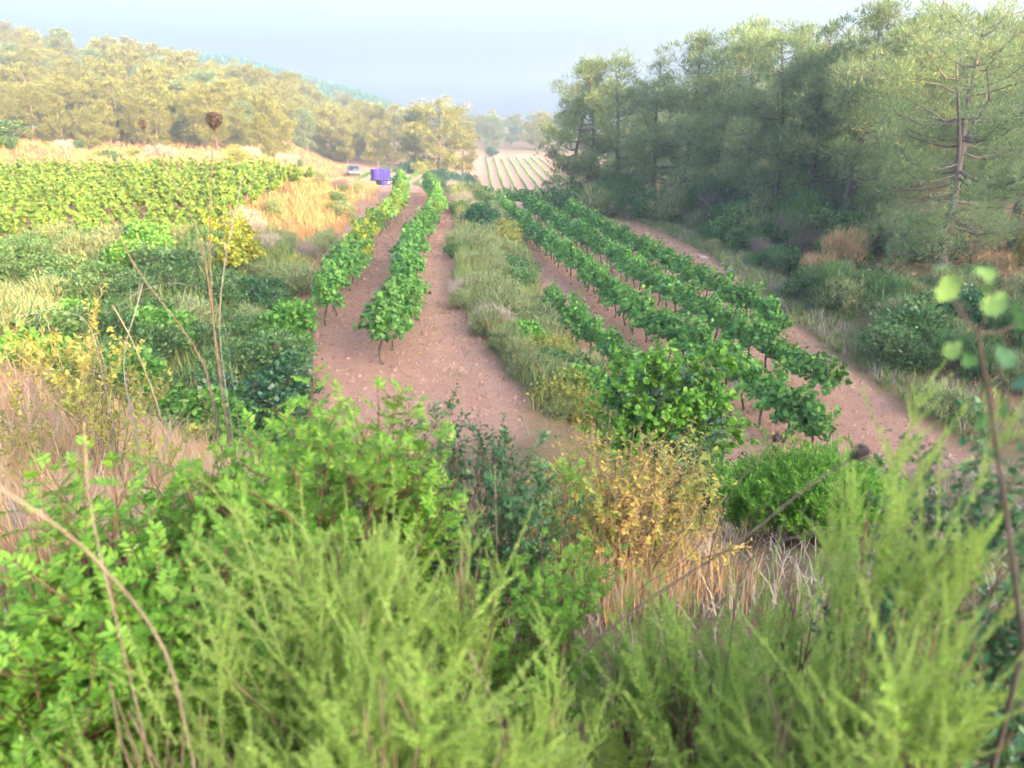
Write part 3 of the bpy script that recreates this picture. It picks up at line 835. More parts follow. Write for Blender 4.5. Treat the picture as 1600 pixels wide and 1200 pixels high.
for k, (u, Y, h, w) in enumerate(FRONT[:11]):
    x = (u - 800) / FPX * (Y / math.cos(PITCH) * .955)
    kd = ('bramble', 'grey', 'rosemary')[k % 3]
    bush(kd, x - .4, Y - 1.5, 2.1 + .25 * (k % 3), 3.6, '%s under the %s front pine of the right-hand wood' % (LOOK[kd], ordinal(k + 1)), 'understorey of the right-hand wood')
bush('rosemary', 10.3, 24.5, 1.5, 2.8, 'tall fine-leaved green shrub below the large forked pine, left of it')
bush('rosemary', 11.6, 23.6, 1.3, 2.4, 'fine-leaved green shrub below the large forked pine, right of the tall one')
bush('bramble', 11.4, 20.4, 1.4, 2.8, 'thick bramble with drooping leaves beside the lower path')
bush('dark', 13.0, 20.6, 1.4, 2.6, 'dense dark shrub beside the drooping bramble, farther from the path')
bush('rust', 12.4, 28.3, 1.9, 2.2, 'tall rusty orange dried bush left of the large pine trunk')
bush('rust', 11.4, 27.6, 1.2, 1.9, 'low rusty orange dried bush at the wood edge')
bush('yellow', 18.2, 26.8, 2.0, 1.2, 'slim pale yellow sapling-like shrub right of the large pine')
bush('dark', 20.5, 29.2, 1.6, 3.4, 'dark evergreen thicket at the right edge below the slope')
bush('dark', 18.8, 23.2, 1.7, 3.2, 'dark evergreen thicket at the right edge, nearest the young oak')

# ------------------------------------------------------------------ ground cover and dry grass (uncountable)
def blades(n, xf, seed, mat, h=(.2, .5), w=.012, lean=.35, name='grass', label='', cat='grass', clump=6, spread=.07):
    r = np.random.default_rng(seed)
    X, Y = xf(r, n // clump)
    m = len(X)
    X = np.repeat(X, clump) + r.normal(size=m * clump) * spread; Y = np.repeat(Y, clump) + r.normal(size=m * clump) * spread
    n = len(X)
    B = np.stack([X, Y, height(X, Y) - .01], -1)
    hh = r.uniform(*h, n) * np.repeat(r.uniform(.6, 1.2, m), clump)
    d = r.normal(size=(n, 3)) * lean; d[:, 2] = 0
    side = norm(np.cross(d + 1e-4, [0, 0, 1.0]))
    ww = (w * r.uniform(.6, 1.3, n) * (1 + np.hypot(X, Y) * .03))[:, None]
    mid = B + np.array([0, 0, 1]) * (hh * .55)[:, None] + d * (hh * .3)[:, None]
    tip = B + np.array([0, 0, 1]) * (hh * .95)[:, None] + d * hh[:, None]
    V = np.stack([B - side * ww, B + side * ww, mid + side * ww * .7, mid - side * ww * .7, tip], 1).reshape(-1, 3)
    o = (np.arange(n) * 5)[:, None]
    me = mesh_from(name, V, [np.array([[0, 1, 2, 3]]) + o, np.array([[3, 2, 4]]) + o], [M[mat]])
    return stuff(name, me, label, cat)
def z_mid(r, n):
    Y = r.uniform(13.5, 60, n); return xl(Y) + r.uniform(.12, 2.75, n) * ip(Y, [20, 55], [1, 1.4]), Y
def z_leftbank(r, n):
    Y = r.uniform(8, 30, n); x = xb(Y) + .2 - np.abs(r.normal(size=n)) * 3.0; return x, Y
def z_cut(r, n):
    Y = r.uniform(24, 62, n); x = xb(Y) + .3 - np.abs(r.normal(size=n)) * 2.6; k = wob(x, Y, 1.6) > -.12; return x[k], Y[k]
def z_fgl(r, n):
    Y = r.uniform(3.2, 8.6, n); return r.uniform(-.75, -.34, n) * Y - .2, Y
def z_fgm(r, n):
    Y = r.uniform(2.9, 6.0, n); return r.normal(size=n) * .3 + .12 * Y + .1, Y
def z_bank(r, n):
    Y = r.uniform(1.2, 13, n); return r.uniform(-.7, .75, n) * (Y + .8), Y
def z_right(r, n):
    Y = r.uniform(14, 50, n); return xp(Y) + .15 + np.abs(r.normal(size=n)) * .9, Y
def z_floor(r, n):
    Y = r.uniform(16, 60, n); return xp(Y) + 2 + r.uniform(0, 1, n) * (.72 * Y + 3 - xp(Y)), Y
def z_verge(r, n):
    Y = r.uniform(46, 130, n); x = r.uniform(-.72, -.17, n) * Y; k = (x < xb(Y) + 2) & ((Y < 100) | (x > -.34 * Y)); return x[k], Y[k]
def z_farslope(r, n):
    Y = r.uniform(56, 118, n); return xl(Y) + r.uniform(-.8, 4.5, n), Y
blades(42000, z_mid, 1, 'greengrass', (.25, .85), .009, name='grass', label='grey-green grass covering the bank between the vineyards')
blades(12000, z_mid, 2, 'straw', (.3, .8), .007, name='dry_grass', label='straw-coloured grass scattered on the bank between the vineyards')
blades(20000, z_leftbank, 3, 'greengrass', (.2, .8), .011, name='grass', label='mixed green grass covering the left bank')
blades(13000, z_cut, 4, 'straw_verge', (.15, .5), .009, name='dry_grass', label='orange dry grass on the bare left bank')
blades(17000, z_fgl, 5, 'straw_orange', (.2, .6), .003, name='dry_grass', label='orange dry grass patch at the left below the bank shrubs', spread=.05, clump=10)
blades(9000, z_fgl, 6, 'straw_pale', (.2, .5), .003, .6, name='dry_grass', label='pale grey dead stems tangled among the orange grass', spread=.06)
blades(5000, z_fgm, 7, 'straw_orange', (.15, .42), .0025, name='dry_grass', label='orange dry grass below the yellow dried bush')
blades(12000, z_bank, 8, 'straw_pale', (.05, .2), .003, .8, name='dry_grass', label='short dead grass over the near slope', spread=.1)
blades(3000, z_right, 9, 'straw_pale', (.12, .4), .008, .6, name='dry_grass', label='pale dead grass along the lower path under the wood')
blades(7000, z_right, 14, 'greengrass', (.15, .45), .008, .5, name='grass', label='green grass along the lower path under the wood')
blades(26000, z_floor, 10, 'straw', (.06, .25), .012, .9, name='dry_grass', label='dry litter and grass on the floor of the right-hand wood')
blades(36000, z_verge, 11, 'straw_verge', (.2, .6), .012, name='dry_grass', label='sunlit orange grass on the verge below the left hill')
blades(9000, z_farslope, 12, 'greengrass', (.25, .6), .012, name='grass', label='pale green grass on the slope between the far fields')

def z_weeds(r, n):
    Y = r.uniform(13, 50, n); x = r.uniform(-8, 9, n); k = (soilmask(x, Y) > .5) & (wob(x, Y, 1.8) > .3); return x[k], Y[k]
blades(12000, z_weeds, 15, 'greengrass', (.03, .13), .006, .8, name='weeds', label='small green weeds sprouting on the vineyard soil', cat='weeds')

# clods and stones on the worked soil
def clods():
    r = np.random.default_rng(31)
    n = 30000
    Y = r.uniform(12, 50, n) ** 1.0; x = r.uniform(-8, 9.4, n)
    k = soilmask(x, Y) > .6; x = x[k]; Y = Y[k]; n = len(x)
    s = r.uniform(.012, .045, n) * r.choice([1, 1, 1, 1.9], n)
    base = np.array([(1, 0, 0), (-.5, .87, 0), (-.5, -.87, 0), (0, 0, 1.0)])
    P = np.stack([x, Y, height(x, Y)], -1)
    a = r.uniform(0, 6.28, n); c, sn = np.cos(a), np.sin(a)
    b = base[None] * s[:, None, None] * r.uniform(.6, 1.3, (n, 4, 3))
    V = np.stack([b[..., 0] * c[:, None] - b[..., 1] * sn[:, None], b[..., 0] * sn[:, None] + b[..., 1] * c[:, None], b[..., 2] - .004], -1) + P[:, None]
    F = np.array([(0, 1, 3), (1, 2, 3), (2, 0, 3)])[None] + (np.arange(n) * 4)[:, None, None]
    stuff('soil_clods', mesh_from('soil_clods', V.reshape(-1, 3), [F.reshape(-1, 3)], [M['clod']]), 'small soil clods and pebbles strewn over the vineyard soil', 'soil clods')
clods()
def litter():
    r = np.random.default_rng(33); P = []
    for desc, pts, step, s0, kind in ROWS:
        X, Y, A = walk(pts, .05)
        k = r.integers(0, len(X), 700)
        P.append(np.stack([X[k] + r.normal(size=700) * .45, Y[k]], -1))
    P = np.concatenate(P); P = P[soilmask(P[:, 0], P[:, 1]) > .5]; n = len(P)
    Q = np.stack([P[:, 0], P[:, 1], height(P[:, 0], P[:, 1]) + .012], -1)
    D = r.normal(size=(n, 3)); D[:, 2] *= .25
    V, F = leaves(Q, D, np.array([0, 0, 1.0]) + r.normal(size=(n, 3)) * .3, r.uniform(.05, .1, n), T_VINE6[0], T_VINE6[1])
    stuff('fallen_leaves', mesh_from('fallen_leaves', V, [F], [M['dryleaf']]), 'dry fallen vine leaves scattered on the soil under the rows', 'fallen leaves')
litter()

# ------------------------------------------------------------------ trailer, crates and car
def box_vf(c, s, bev=0.0):
    c = np.array(c); s = np.array(s) / 2
    V = np.array([(x, y, z) for x in (-1, 1) for y in (-1, 1) for z in (-1, 1)]) * s + c
    return V, np.array([(0, 1, 3, 2), (4, 6, 7, 5), (0, 4, 5, 1), (2, 3, 7, 6), (0, 2, 6, 4), (1, 5, 7, 3)])
def wheel_vf(c, r, w, n=18):
    a = np.arange(n) * 2 * math.pi / n
    prof = [(-.5, .55), (-.5, .9), (-.38, 1), (.38, 1), (.5, .9), (.5, .55)]
    V = np.array([(c[0] + p * w, c[1] + r * q * math.cos(t), c[2] + r * q * math.sin(t)) for p, q in prof for t in a])
    F = [(i * n + k, i * n + (k + 1) % n, (i + 1) * n + (k + 1) % n, (i + 1) * n + k) for i in range(5) for k in range(n)]
    return V, np.array(F)
M['purple'] = plainmat('purple_plastic', (.055, .035, .36), (.08, .05, .44), 3, .5, 0, spec=.4)
M['darkmetal'] = plainmat('dark_metal', (.03, .03, .035), (.06, .06, .065), 5, .6)
M['rubber'] = plainmat('tyre_rubber', (.02, .02, .02), (.035, .035, .035), 20, .9)
M['rim'] = plainmat('wheel_rim', (.35, .35, .36), (.45, .45, .46), 8, .5)
M['carpaint'] = plainmat('silver_car_paint', (.07, .085, .10), (.10, .115, .13), 2, .35, spec=.5)
M['glass'] = plainmat('dark_car_glass', (.015, .025, .035), (.02, .03, .04), 2, .1, spec=.6)
M['lamp'] = plainmat('lamp_glass', (.3, .3, .3), (.4, .4, .4), 2, .3)
TX, TY = at(598, 277, 98)[:2]
TX += .2
tz = gz(TX, TY)
tr_ = thing('farm_trailer', 'dark flat farm trailer carrying purple crates at the end of the track', 'trailer', (TX, TY, tz), (0, 0, math.radians(-62)))
part('bed', MB().addmany(box_vf((0, 0, .72), (1.7, 3.2, .10))).addmany(box_vf((-.6, 0, .62), (.1, 3.0, .12))).addmany(box_vf((.6, 0, .62), (.1, 3.0, .12))).mesh('trailer_bed', [M['darkmetal']]), tr_)
part('drawbar', MB().addmany(tubes(np.array([(-.5, 1.6, .6), (0, 2.5, .55), (0, 2.9, .55)]), np.array([.05, .05, .05]), 6)).addmany(tubes(np.array([(.5, 1.6, .6), (0.02, 2.5, .55), (0.02, 2.6, .55)]), np.array([.05, .05, .05]), 6)).mesh('trailer_drawbar', [M['darkmetal']]), tr_)
for sx in (-.72, .72):
    for sy in (-.55, .25):
        w = part('wheel', MB().addmany(wheel_vf((sx, sy, .33), .33, .22)).mesh('trailer_tyre', [M['rubber']], True), tr_)
        part('rim', MB().addmany(wheel_vf((sx, sy, .33), .19, .18, 12)).addmany(box_vf((sx, sy, .33), (.1, .2, .2))).mesh('trailer_rim', [M['rim']], True), w)
def crate_me():
    m = MB(); L, W, H, t = .78, .98, .40, .03
    m.addmany(box_vf((0, 0, .03), (L, W, .04)))
    for s in (-1, 1):
        for k in range(4):
            m.addmany(box_vf((s * (L / 2 - t / 2), 0, .085 + k * .085), (t, W, .065)))
            m.addmany(box_vf((0, s * (W / 2 - t / 2), .085 + k * .085), (L - 2 * t, t, .065)))
        for q in (-1, 1):
            m.addmany(box_vf((s * (L / 2 - .02), q * (W / 2 - .02), H / 2), (.055, .055, H)))
    m.addmany(box_vf((0, W / 2, H - .012), (L + .03, .03, .03))).addmany(box_vf((0, -W / 2, H - .012), (L + .03, .03, .03)))
    return m.mesh('crate', [M['purple']])
CM = crate_me()
R62 = Matrix.Rotation(math.radians(-62), 4, 'Z')
names_r = {0: 'front', 1: 'middle', 2: 'rear'}
for layer in range(3):
    for ix in (0, 1):
        for iy in range(2):
            p = R62 @ Vector(((ix - .5) * .82, -1.0 + iy * 1.03, .775 + layer * .405))
            lb = 'purple crate on the trailer, %s layer, %s side, the one %s' % (('bottom', 'middle', 'top')[layer], ('near', 'far')[1 - ix], ('nearer the tail', 'nearer the drawbar')[iy])
            thing('grape_crate', lb, 'crate', (TX + p.x, TY + p.y, tz + p.z), (0, 0, math.radians(-62) + random.gauss(0, .01)), group='purple crates on the trailer', me=CM)
p = R62 @ Vector((1.35, -.5, 0))
thing('grape_crate', 'purple grape crate standing on the ground beside the trailer', 'crate', (TX + p.x, TY + p.y, gz(TX + p.x, TY + p.y)), (0, 0, .3), me=CM)

def car(u, v, Y):
    x, y, _ = at(u, v, Y)
    c = thing('parked_car', 'small grey hatchback with dark glass parked behind the verge, left of the trailer', 'car', (x, y, gz(x, y)), (0, 0, math.radians(14)))
    # side profile swept across the width (front towards the camera, -y)
    prof = [(-2.0, .35), (-2.02, .62), (-1.9, .80), (-1.1, .95), (-.45, 1.42), (.95, 1.48), (1.65, 1.05), (1.9, .98), (1.95, .45), (1.9, .3)]
    xs = [(-.80, .93), (-.74, 1.0), (.74, 1.0), (.80, .93)]
    V = []; n = len(prof)
    for (w, k) in xs:
        for (py, pz) in prof:
            tw = w * (1 if pz < 1.0 else .84)
            V.append((tw, py * (.99 if k < 1 else 1), pz * (1 if pz < 1 else (k + (1 - k) * .7))))
    F = []
    for a in range(3):
        for i in range(n):
            j = (i + 1) % n
            F.append((a * n + i, a * n + j, (a + 1) * n + j, (a + 1) * n + i))
    m = MB().add(V, F)
    m.add(np.array(V)[:n], np.array([list(range(n))[::-1]])); m.add(np.array(V)[-n:], np.array([list(range(n))]))
    part('body', m.mesh('car_body', [M['carpaint']]), c)
    def quad(nm, pts, mat, th=.02):
        pts = np.array(pts, float); nn = norm(np.cross(pts[1] - pts[0], pts[2] - pts[0]))
        V = np.concatenate([pts, pts + nn * th]); F = np.array([(0, 3, 2, 1), (4, 5, 6, 7), (0, 1, 5, 4), (1, 2, 6, 5), (2, 3, 7, 6), (3, 0, 4, 7)])
        return part(nm, MB().add(V, F).mesh('car_' + nm, [M[mat]]), c)
    quad('windscreen', [(-.62, -1.06, .985), (.62, -1.06, .985), (.54, -.50, 1.39), (-.54, -.50, 1.39)], 'glass')
    for s in (-1, 1):
        pts = [(s * .79, -.85, 1.0), (s * .79, 1.3, 1.0), (s * .695, .9, 1.40), (s * .695, -.35, 1.38)]
        quad('side_window', pts if s > 0 else pts[::-1], 'glass')
        part('headlight', MB().addmany(box_vf((s * .56, -1.985, .70), (.32, .08, .14))).mesh('car_headlight', [M['lamp']]), c)
        for yy in (-1.25, 1.2):
            w = part('wheel', MB().addmany(wheel_vf((s * .72, yy, .31), .31, .2)).mesh('car_tyre', [M['rubber']], True), c)
            part('rim', MB().addmany(wheel_vf((s * .73, yy, .31), .2, .19, 12)).addmany(box_vf((s * .73, yy, .31), (.12, .22, .22))).mesh('car_rim', [M['rim']], True), w)
    part('bumper', MB().addmany(box_vf((0, -2.02, .45), (1.5, .08, .16))).mesh('car_bumper', [M['darkmetal']]), c)
car(552, 262, 112)

# ------------------------------------------------------------------ foreground branches
def along(p, q):
    s = np.linspace(0, 1, len(p)); return np.stack([np.interp(q, s, p[:, k]) for k in range(3)], -1)
def stem_path(r, L, bend=.15, n=8):
    s = np.linspace(0, 1, n); a = r.uniform(0, 6.28)
    p = np.stack([math.cos(a) * bend * L * s ** 2, math.sin(a) * bend * L * s ** 2, L * s * (1 - .3 * bend * s)], -1)
    return p + r.normal(size=(n, 3)) * .008 * L * s[:, None]
def br_feather(seed, L=.6, side=6):
    r = np.random.default_rng(seed); st = MB(); P = []; D = []; S = []
    def spear(p, n, nl):
        q = r.uniform(.06, 1, n); pos = along(p, q); T = along(norm(np.gradient(p, axis=0)), q)
        o = norm(np.cross(T, rand_dirs(n, r)))
        P.append(pos); D.append(norm(o + T * (.45 + .5 * q[:, None]))); S.append(nl * (1.15 - .55 * q) * r.uniform(.7, 1.25, n))
    p = stem_path(r, L, r.uniform(.12, .35)); st.addmany(tubes(p, np.linspace(.0028, .0007, 8), 5)); spear(p, int(330 * L / .6), .0185)
    for _ in range(side):
        q = r.uniform(.12, .7); b = along(p, np.array([q]))[0]; a = r.uniform(0, 6.28); l = L * r.uniform(.2, .42) * (1.1 - q * .6)
        s = np.linspace(0, 1, 6)[:, None]
        pp = b + s * l * np.array([math.cos(a) * .55, math.sin(a) * .55, .75]) + np.array([0, 0, 1]) * .12 * l * s ** 2
        st.addmany(tubes(pp, np.linspace(.0014, .0005, 6), 4)); spear(pp, int(140 * l / .2), .0145)
    P = np.concatenate(P); V, F = leaves(P, np.concatenate(D), rand_dirs(len(P), r), np.concatenate(S), T_DIA[0], T_DIA[1], .17)
    return st.mesh('feather_stem', [M['greenstem']], True), mesh_from('feather_leaves', V, [F], [M['feather']])
def br_lentisk(seed, L=.5):
    r = np.random.default_rng(seed); st = MB(); P = []; D = []; N_ = []; S = []
    stems = [stem_path(r, L, .2)]
    for _ in range(3):
        q = r.uniform(.25, .7); b = along(stems[0], np.array([q]))[0]; a = r.uniform(0, 6.28); l = L * r.uniform(.3, .5); s = np.linspace(0, 1, 8)[:, None]
        stems.append(b + s * l * np.array([math.cos(a) * .6, math.sin(a) * .6, .65]) + np.array([0, 0, .1 * l]) * s ** 2)
    for k, p in enumerate(stems):
        st.addmany(tubes(p, np.linspace(.0045 if k == 0 else .0025, .0012, 8), 5))
        nlf = 11 if k == 0 else 6
        for i in range(nlf):
            q = .22 + .78 * (i + r.uniform(-.2, .2)) / nlf
            b = along(p, np.array([min(1, q)]))[0]; a = i * 2.4 + r.normal() * .3
            d = norm(np.array([math.cos(a), math.sin(a), .35 + .5 * q])); ln = r.uniform(.055, .09)
            s = np.linspace(0, 1, 5)[:, None]; rp = b + d * ln * s + np.array([0, 0, -.012]) * s ** 2
            st.addmany(tubes(rp, np.full(5, .0008), 3))
            up = norm(np.cross(np.cross(d, [0, 0, 1.0]), d)); sd = np.cross(d, up)
            for j in range(5):
                f = .3 + .7 * j / 4.2
                for sg in (-1, 1):
                    P.append(along(rp, np.array([min(1, f)]))[0]); D.append(norm(sd * sg + d * .55 + up * r.normal() * .15)); N_.append(up + r.normal(size=3) * .2); S.append(r.uniform(.018, .027))
            P.append(rp[-1]); D.append(d); N_.append(up); S.append(.026)
    V, F = leaves(np.array(P), np.array(D), np.array(N_), np.array(S), T_OVAL[0], T_OVAL[1], .48)
    return st.mesh('lentisk_stem', [M['redstem']], True), mesh_from('lentisk_leaves', V, [F], [M['lentisk']])
def br_twiggy(seed, L, leafm, T, ls, asp, nside, nleaf, stemm, up=.6, tipbias=.0, r0=.0035, bend=.18, fold=.6):
    r = np.random.default_rng(seed); st = MB(); stems = [stem_path(r, L, bend)]
    for _ in range(nside):
        q = r.uniform(.25, .92); b = along(stems[0], np.array([q]))[0]; a = r.uniform(0, 6.28); l = L * r.uniform(.18, .45) * (1.15 - .5 * q); s = np.linspace(0, 1, 8)[:, None]
        stems.append(b + s * l * np.array([math.cos(a) * (1 - up * .5), math.sin(a) * (1 - up * .5), up]) + r.normal(size=(8, 3)) * .01 * l * s * 4)
    P = []; D = []; N_ = []; tot = sum(np.linalg.norm(np.diff(p, axis=0), axis=1).sum() for p in stems)
    for k, p in enumerate(stems):
        st.addmany(tubes(p, np.linspace(r0 if k == 0 else r0 * .5, .0009, 8), 5))
        n = max(3, int(nleaf * np.linalg.norm(np.diff(p, axis=0), axis=1).sum() / tot))
        q = np.clip(r.uniform(.12, 1, n) ** (1 - tipbias), 0, 1); pos = along(p, q); Tt = along(norm(np.gradient(p, axis=0)), q)
        o = norm(np.cross(Tt, rand_dirs(n, r)))
        P.append(pos + o * ls * .08); D.append(norm(o + Tt * fold + r.normal(size=(n, 3)) * .15)); N_.append(norm(Tt + np.array([0, 0, .6]) + r.normal(size=(n, 3)) * .3))
    P = np.concatenate(P)
    V, F = leaves(P, np.concatenate(D), np.concatenate(N_), ls * r.uniform(.65, 1.25, len(P)), T[0], T[1], asp)
    return st.mesh('twig_stem', [M[stemm]], True), mesh_from('twig_leaves', V, [F], [M[leafm]])
BR = {
    'feather': [br_feather(600 + i, [.5, .42, .55, .45, .5][i], 11) for i in range(5)],
    'spear': [br_feather(610 + i, [.6, .5, .7][i], 4) for i in range(3)],
    'lentisk': [br_lentisk(620 + i) for i in range(5)],
    'oak': [br_twiggy(640 + i, .5, 'oak', T_OAK, .027, .72, 7, 110, 'stem') for i in range(4)],
    'dryb': [br_twiggy(660 + i, .6, 'dryleaf', T_OVAL, .019, .6, 10, 150, 'cane', tipbias=.2) for i in range(4)],
    'fine': [br_twiggy(680 + i, .6, 'bright', T_DIA, .042, .2, 10, 300, 'stem', up=.8, tipbias=.35, fold=1.4) for i in range(4)],
    'round': [br_twiggy(700 + i, .7, 'bright', T_VINE6, .038, .9, 8, 150, 'stem') for i in range(4)],
    'yellowspray': [br_twiggy(720 + i, .6, 'yellowleaf', T_OVAL, .024, .6, 5, 150, 'cane', up=.85) for i in range(3)],
    'darkround': [br_twiggy(740 + i, .7, 'dark', T_OVAL, .04, .6, 7, 130, 'stem') for i in range(3)],
    'young': [br_twiggy(760 + i, .42, 'oak_young', T_OAK, .036, .8, 3, 22, 'stem') for i in range(2)],
}
SHOWN = {'feather': 'frond', 'spear': 'frond', 'lentisk': 'branch', 'oak': 'branch', 'dryb': 'branch', 'fine': 'branch', 'round': 'branch', 'yellowspray': 'spray', 'darkround': 'branch', 'young': 'twig'}
def bigshrub(name, label, cat, kinds, u, Y, vtop, wpx, n, seed, depth=None, tilt=.36, minh=.35, group=None, zoff=0.0, keep=.42):
    """a shrub made of branches: top at pixel row vtop when seen at distance Y, width wpx pixels"""
    r = np.random.default_rng(seed)
    top = at(u, vtop, Y); x, y = top[0], top[1]; g = gz(x, y); H = max(.25, top[2] - g)
    half = wpx / FPX * math.hypot(Y, CZ - top[2]) / 2
    depth = depth or half
    o = thing(name, label, cat, (x, y, g), group=group)
    k = 0; tries = 0
    while k < n and tries < n * 6:
        tries += 1
        a = r.uniform(0, 6.28); q = math.sqrt(r.uniform(0, 1))
        ox, oy = math.cos(a) * q * half, math.sin(a) * q * depth
        kind = kinds[int(r.integers(len(kinds)))]
        stm, lfm = BR[kind][int(r.integers(len(BR[kind])))]
        L = .6
        th = H * (1 - .25 * q * q) * r.uniform(.8, 1.05)       # height of this branch's tip
        s = r.uniform(.8, 1.2) * min(1.5, max(.62, half * 2.4 / .6))
        s = min(s, th / L)
        start = max(0.0, th - L * s)
        if r.uniform() < .5: start *= r.uniform(.03, .8)
        gx_ = gz(x + ox, y + oy) - g
        d = Vector((ox / max(half, .1) * tilt + r.normal() * .18, oy / max(depth, .1) * tilt + r.normal() * .18, 1)).normalized()
        b = Vector((ox * .85, oy * .85, gx_ * .7 + start))
        tipw = Vector((x, y, g)) + b + d * L * s
        mid = Vector((x, y, g)) + b + d * L * s * .5
        cl = Vector((0, 0, CZ))
        if (tipw - cl).length < keep or (mid - cl).length < keep: continue
        m4 = Matrix.Translation(b) @ d.to_track_quat('Z', 'Y').to_matrix().to_4x4() @ Matrix.Rotation(r.uniform(0, 6.28), 4, 'Z') @ Matrix.Scale(s, 4)
        br = part(SHOWN[kind], stm, o, None, m4)
        part('leaves', lfm, br, 'stuff')
        k += 1
    # woody base stems
    w = MB()
    for _ in range(14):
        a = r.uniform(0, 6.28); q = r.uniform(.2, .9); s = np.linspace(0, 1, 6)[:, None]
        e = np.array([math.cos(a) * half * q, math.sin(a) * depth * q, H * r.uniform(.55, .85)])
        w.addmany(tubes(np.array([0, 0, -.1]) + s * e + r.normal(size=(6, 3)) * .015, np.linspace(.0055, .0015, 6) * (1 + .1 * Y), 5))
    part('base_stems', w.mesh('base_stems', [M['stem']], True), o)
    return o
FG = [
    # name, label, kinds, u, Y, vtop, wpx, n, depth
    ('lentisk_shrub', 'yellow-green lentisk with pinnate leaves standing in front of the dry grass', ['lentisk'], 490, 2.1, 505, 260, 84, .45),
    ('lentisk_shrub', 'lentisk with reddish stems at the left, below the dry grass patch', ['lentisk'], 215, 1.9, 610, 330, 86, .45),
    ('lentisk_shrub', 'lentisk in the lower left corner, leaves close to the edge', ['lentisk'], 40, 1.5, 800, 300, 60, .3),
    ('lentisk_shrub', 'small lentisk between the reddish-stemmed one and the feathery shrub', ['lentisk'], 330, 1.6, 740, 200, 34, .3),
    ('feathery_shrub', 'large pale green feathery shrub filling the lower left middle', ['feather'], 480, 1.4, 620, 350, 92, .3),
    ('feathery_shrub', 'feathery shrub at the bottom edge, left of the middle', ['feather'], 600, 1.05, 830, 400, 62, .2),
    ('feathery_shrub', 'sparse feathery shrub at the bottom left edge', ['spear', 'feather'], 200, 1.1, 900, 280, 26, .2),
    ('feathery_shrub', 'slim feathery shrub with pale spears before the dark middle oak', ['spear', 'feather'], 720, 1.5, 690, 70, 18, .1),
    ('oak_shrub', 'dark green kermes oak in the middle, in front of the dirt track end', ['oak'], 775, 2.5, 585, 130, 84, .3),
    ('oak_shrub', 'smaller dark oak left of the middle one, with leafy tips against the track', ['oak'], 685, 2.6, 565, 60, 18, .2),
    ('dried_bush', 'dried yellow and rust-leaved bush in the middle above the orange grass', ['dryb', 'dryb', 'yellowspray'], 975, 3.9, 645, 200, 80, .5),
    ('green_shrub', 'bright green fine-leaved rounded shrub below the end of the lower vine rows', ['fine'], 1265, 5.4, 700, 210, 200, .6),
    ('leafy_shrub', 'tall round-leaved shrub with dark patches covering the near lower vines', ['round', 'round', 'darkround'], 1045, 8.6, 535, 120, 110, .5),
    ('leafy_shrub', 'dark-leaved shrub just right of the dried yellow bush', ['darkround'], 1115, 6.6, 700, 70, 30, .4),
    ('feathery_shrub', 'feathery shrub with tall pale spears at the right, before the lower path end', ['spear', 'feather'], 1470, 1.2, 490, 140, 44, .2),
    ('feathery_shrub', 'arching feathery shrub in front of the bright green rounded shrub', ['spear', 'feather'], 1280, 1.9, 800, 220, 44, .25),
    ('feathery_shrub', 'low feathery shrub at the bottom, right of the bare soil', ['feather'], 1130, 1.45, 860, 280, 50, .25),
    ('feathery_shrub', 'feathery shrub at the bottom, under the arching one', ['feather'], 1320, 1.15, 890, 240, 42, .2),
    ('feathery_shrub', 'feathery shrub at the bottom right corner, leaning over the oak', ['spear', 'feather'], 1500, .95, 820, 190, 34, .15),
    ('feathery_shrub', 'thin feathery shrub rising from the bare soil at the bottom middle', ['feather'], 1010, 1.6, 880, 170, 40, .2),
    ('feathery_shrub', 'small feathery shrub at the bottom, left of the bare soil', ['feather'], 850, 1.2, 900, 150, 34, .15),
    ('feathery_shrub', 'pale feathery shrub between the tall spears and the right edge oak', ['spear', 'feather'], 1565, 1.1, 560, 120, 30, .15),
    ('lentisk_shrub', 'low lentisk under the dark middle oak, above the bare soil', ['lentisk'], 850, 1.9, 800, 130, 30, .25),
    ('oak_shrub', 'shaded oak shrub filling the right edge', ['oak'], 1580, 1.5, 600, 160, 70, .3),
    ('oak_shrub', 'shaded oak shrub in the bottom right corner', ['oak'], 1570, 1.3, 860, 200, 44, .25),
    ('yellow_sprays', 'yellow-leaved upright sprays left of the dry grass', ['yellowspray'], 105, 5.2, 470, 190, 30, .5),
    ('leafy_shrub', 'low green sprigs below the dark oak, beside the bare soil', ['lentisk'], 880, 2.6, 680, 90, 18, .25),
]
for i, (nm, lb, kinds, u, Y, vt, wpx, n, dp) in enumerate(FG):
    bigshrub(nm if not nm.endswith('s') else 'flowering_plant', lb, 'shrub', kinds, u, Y, vt, wpx, n, 800 + i, dp)

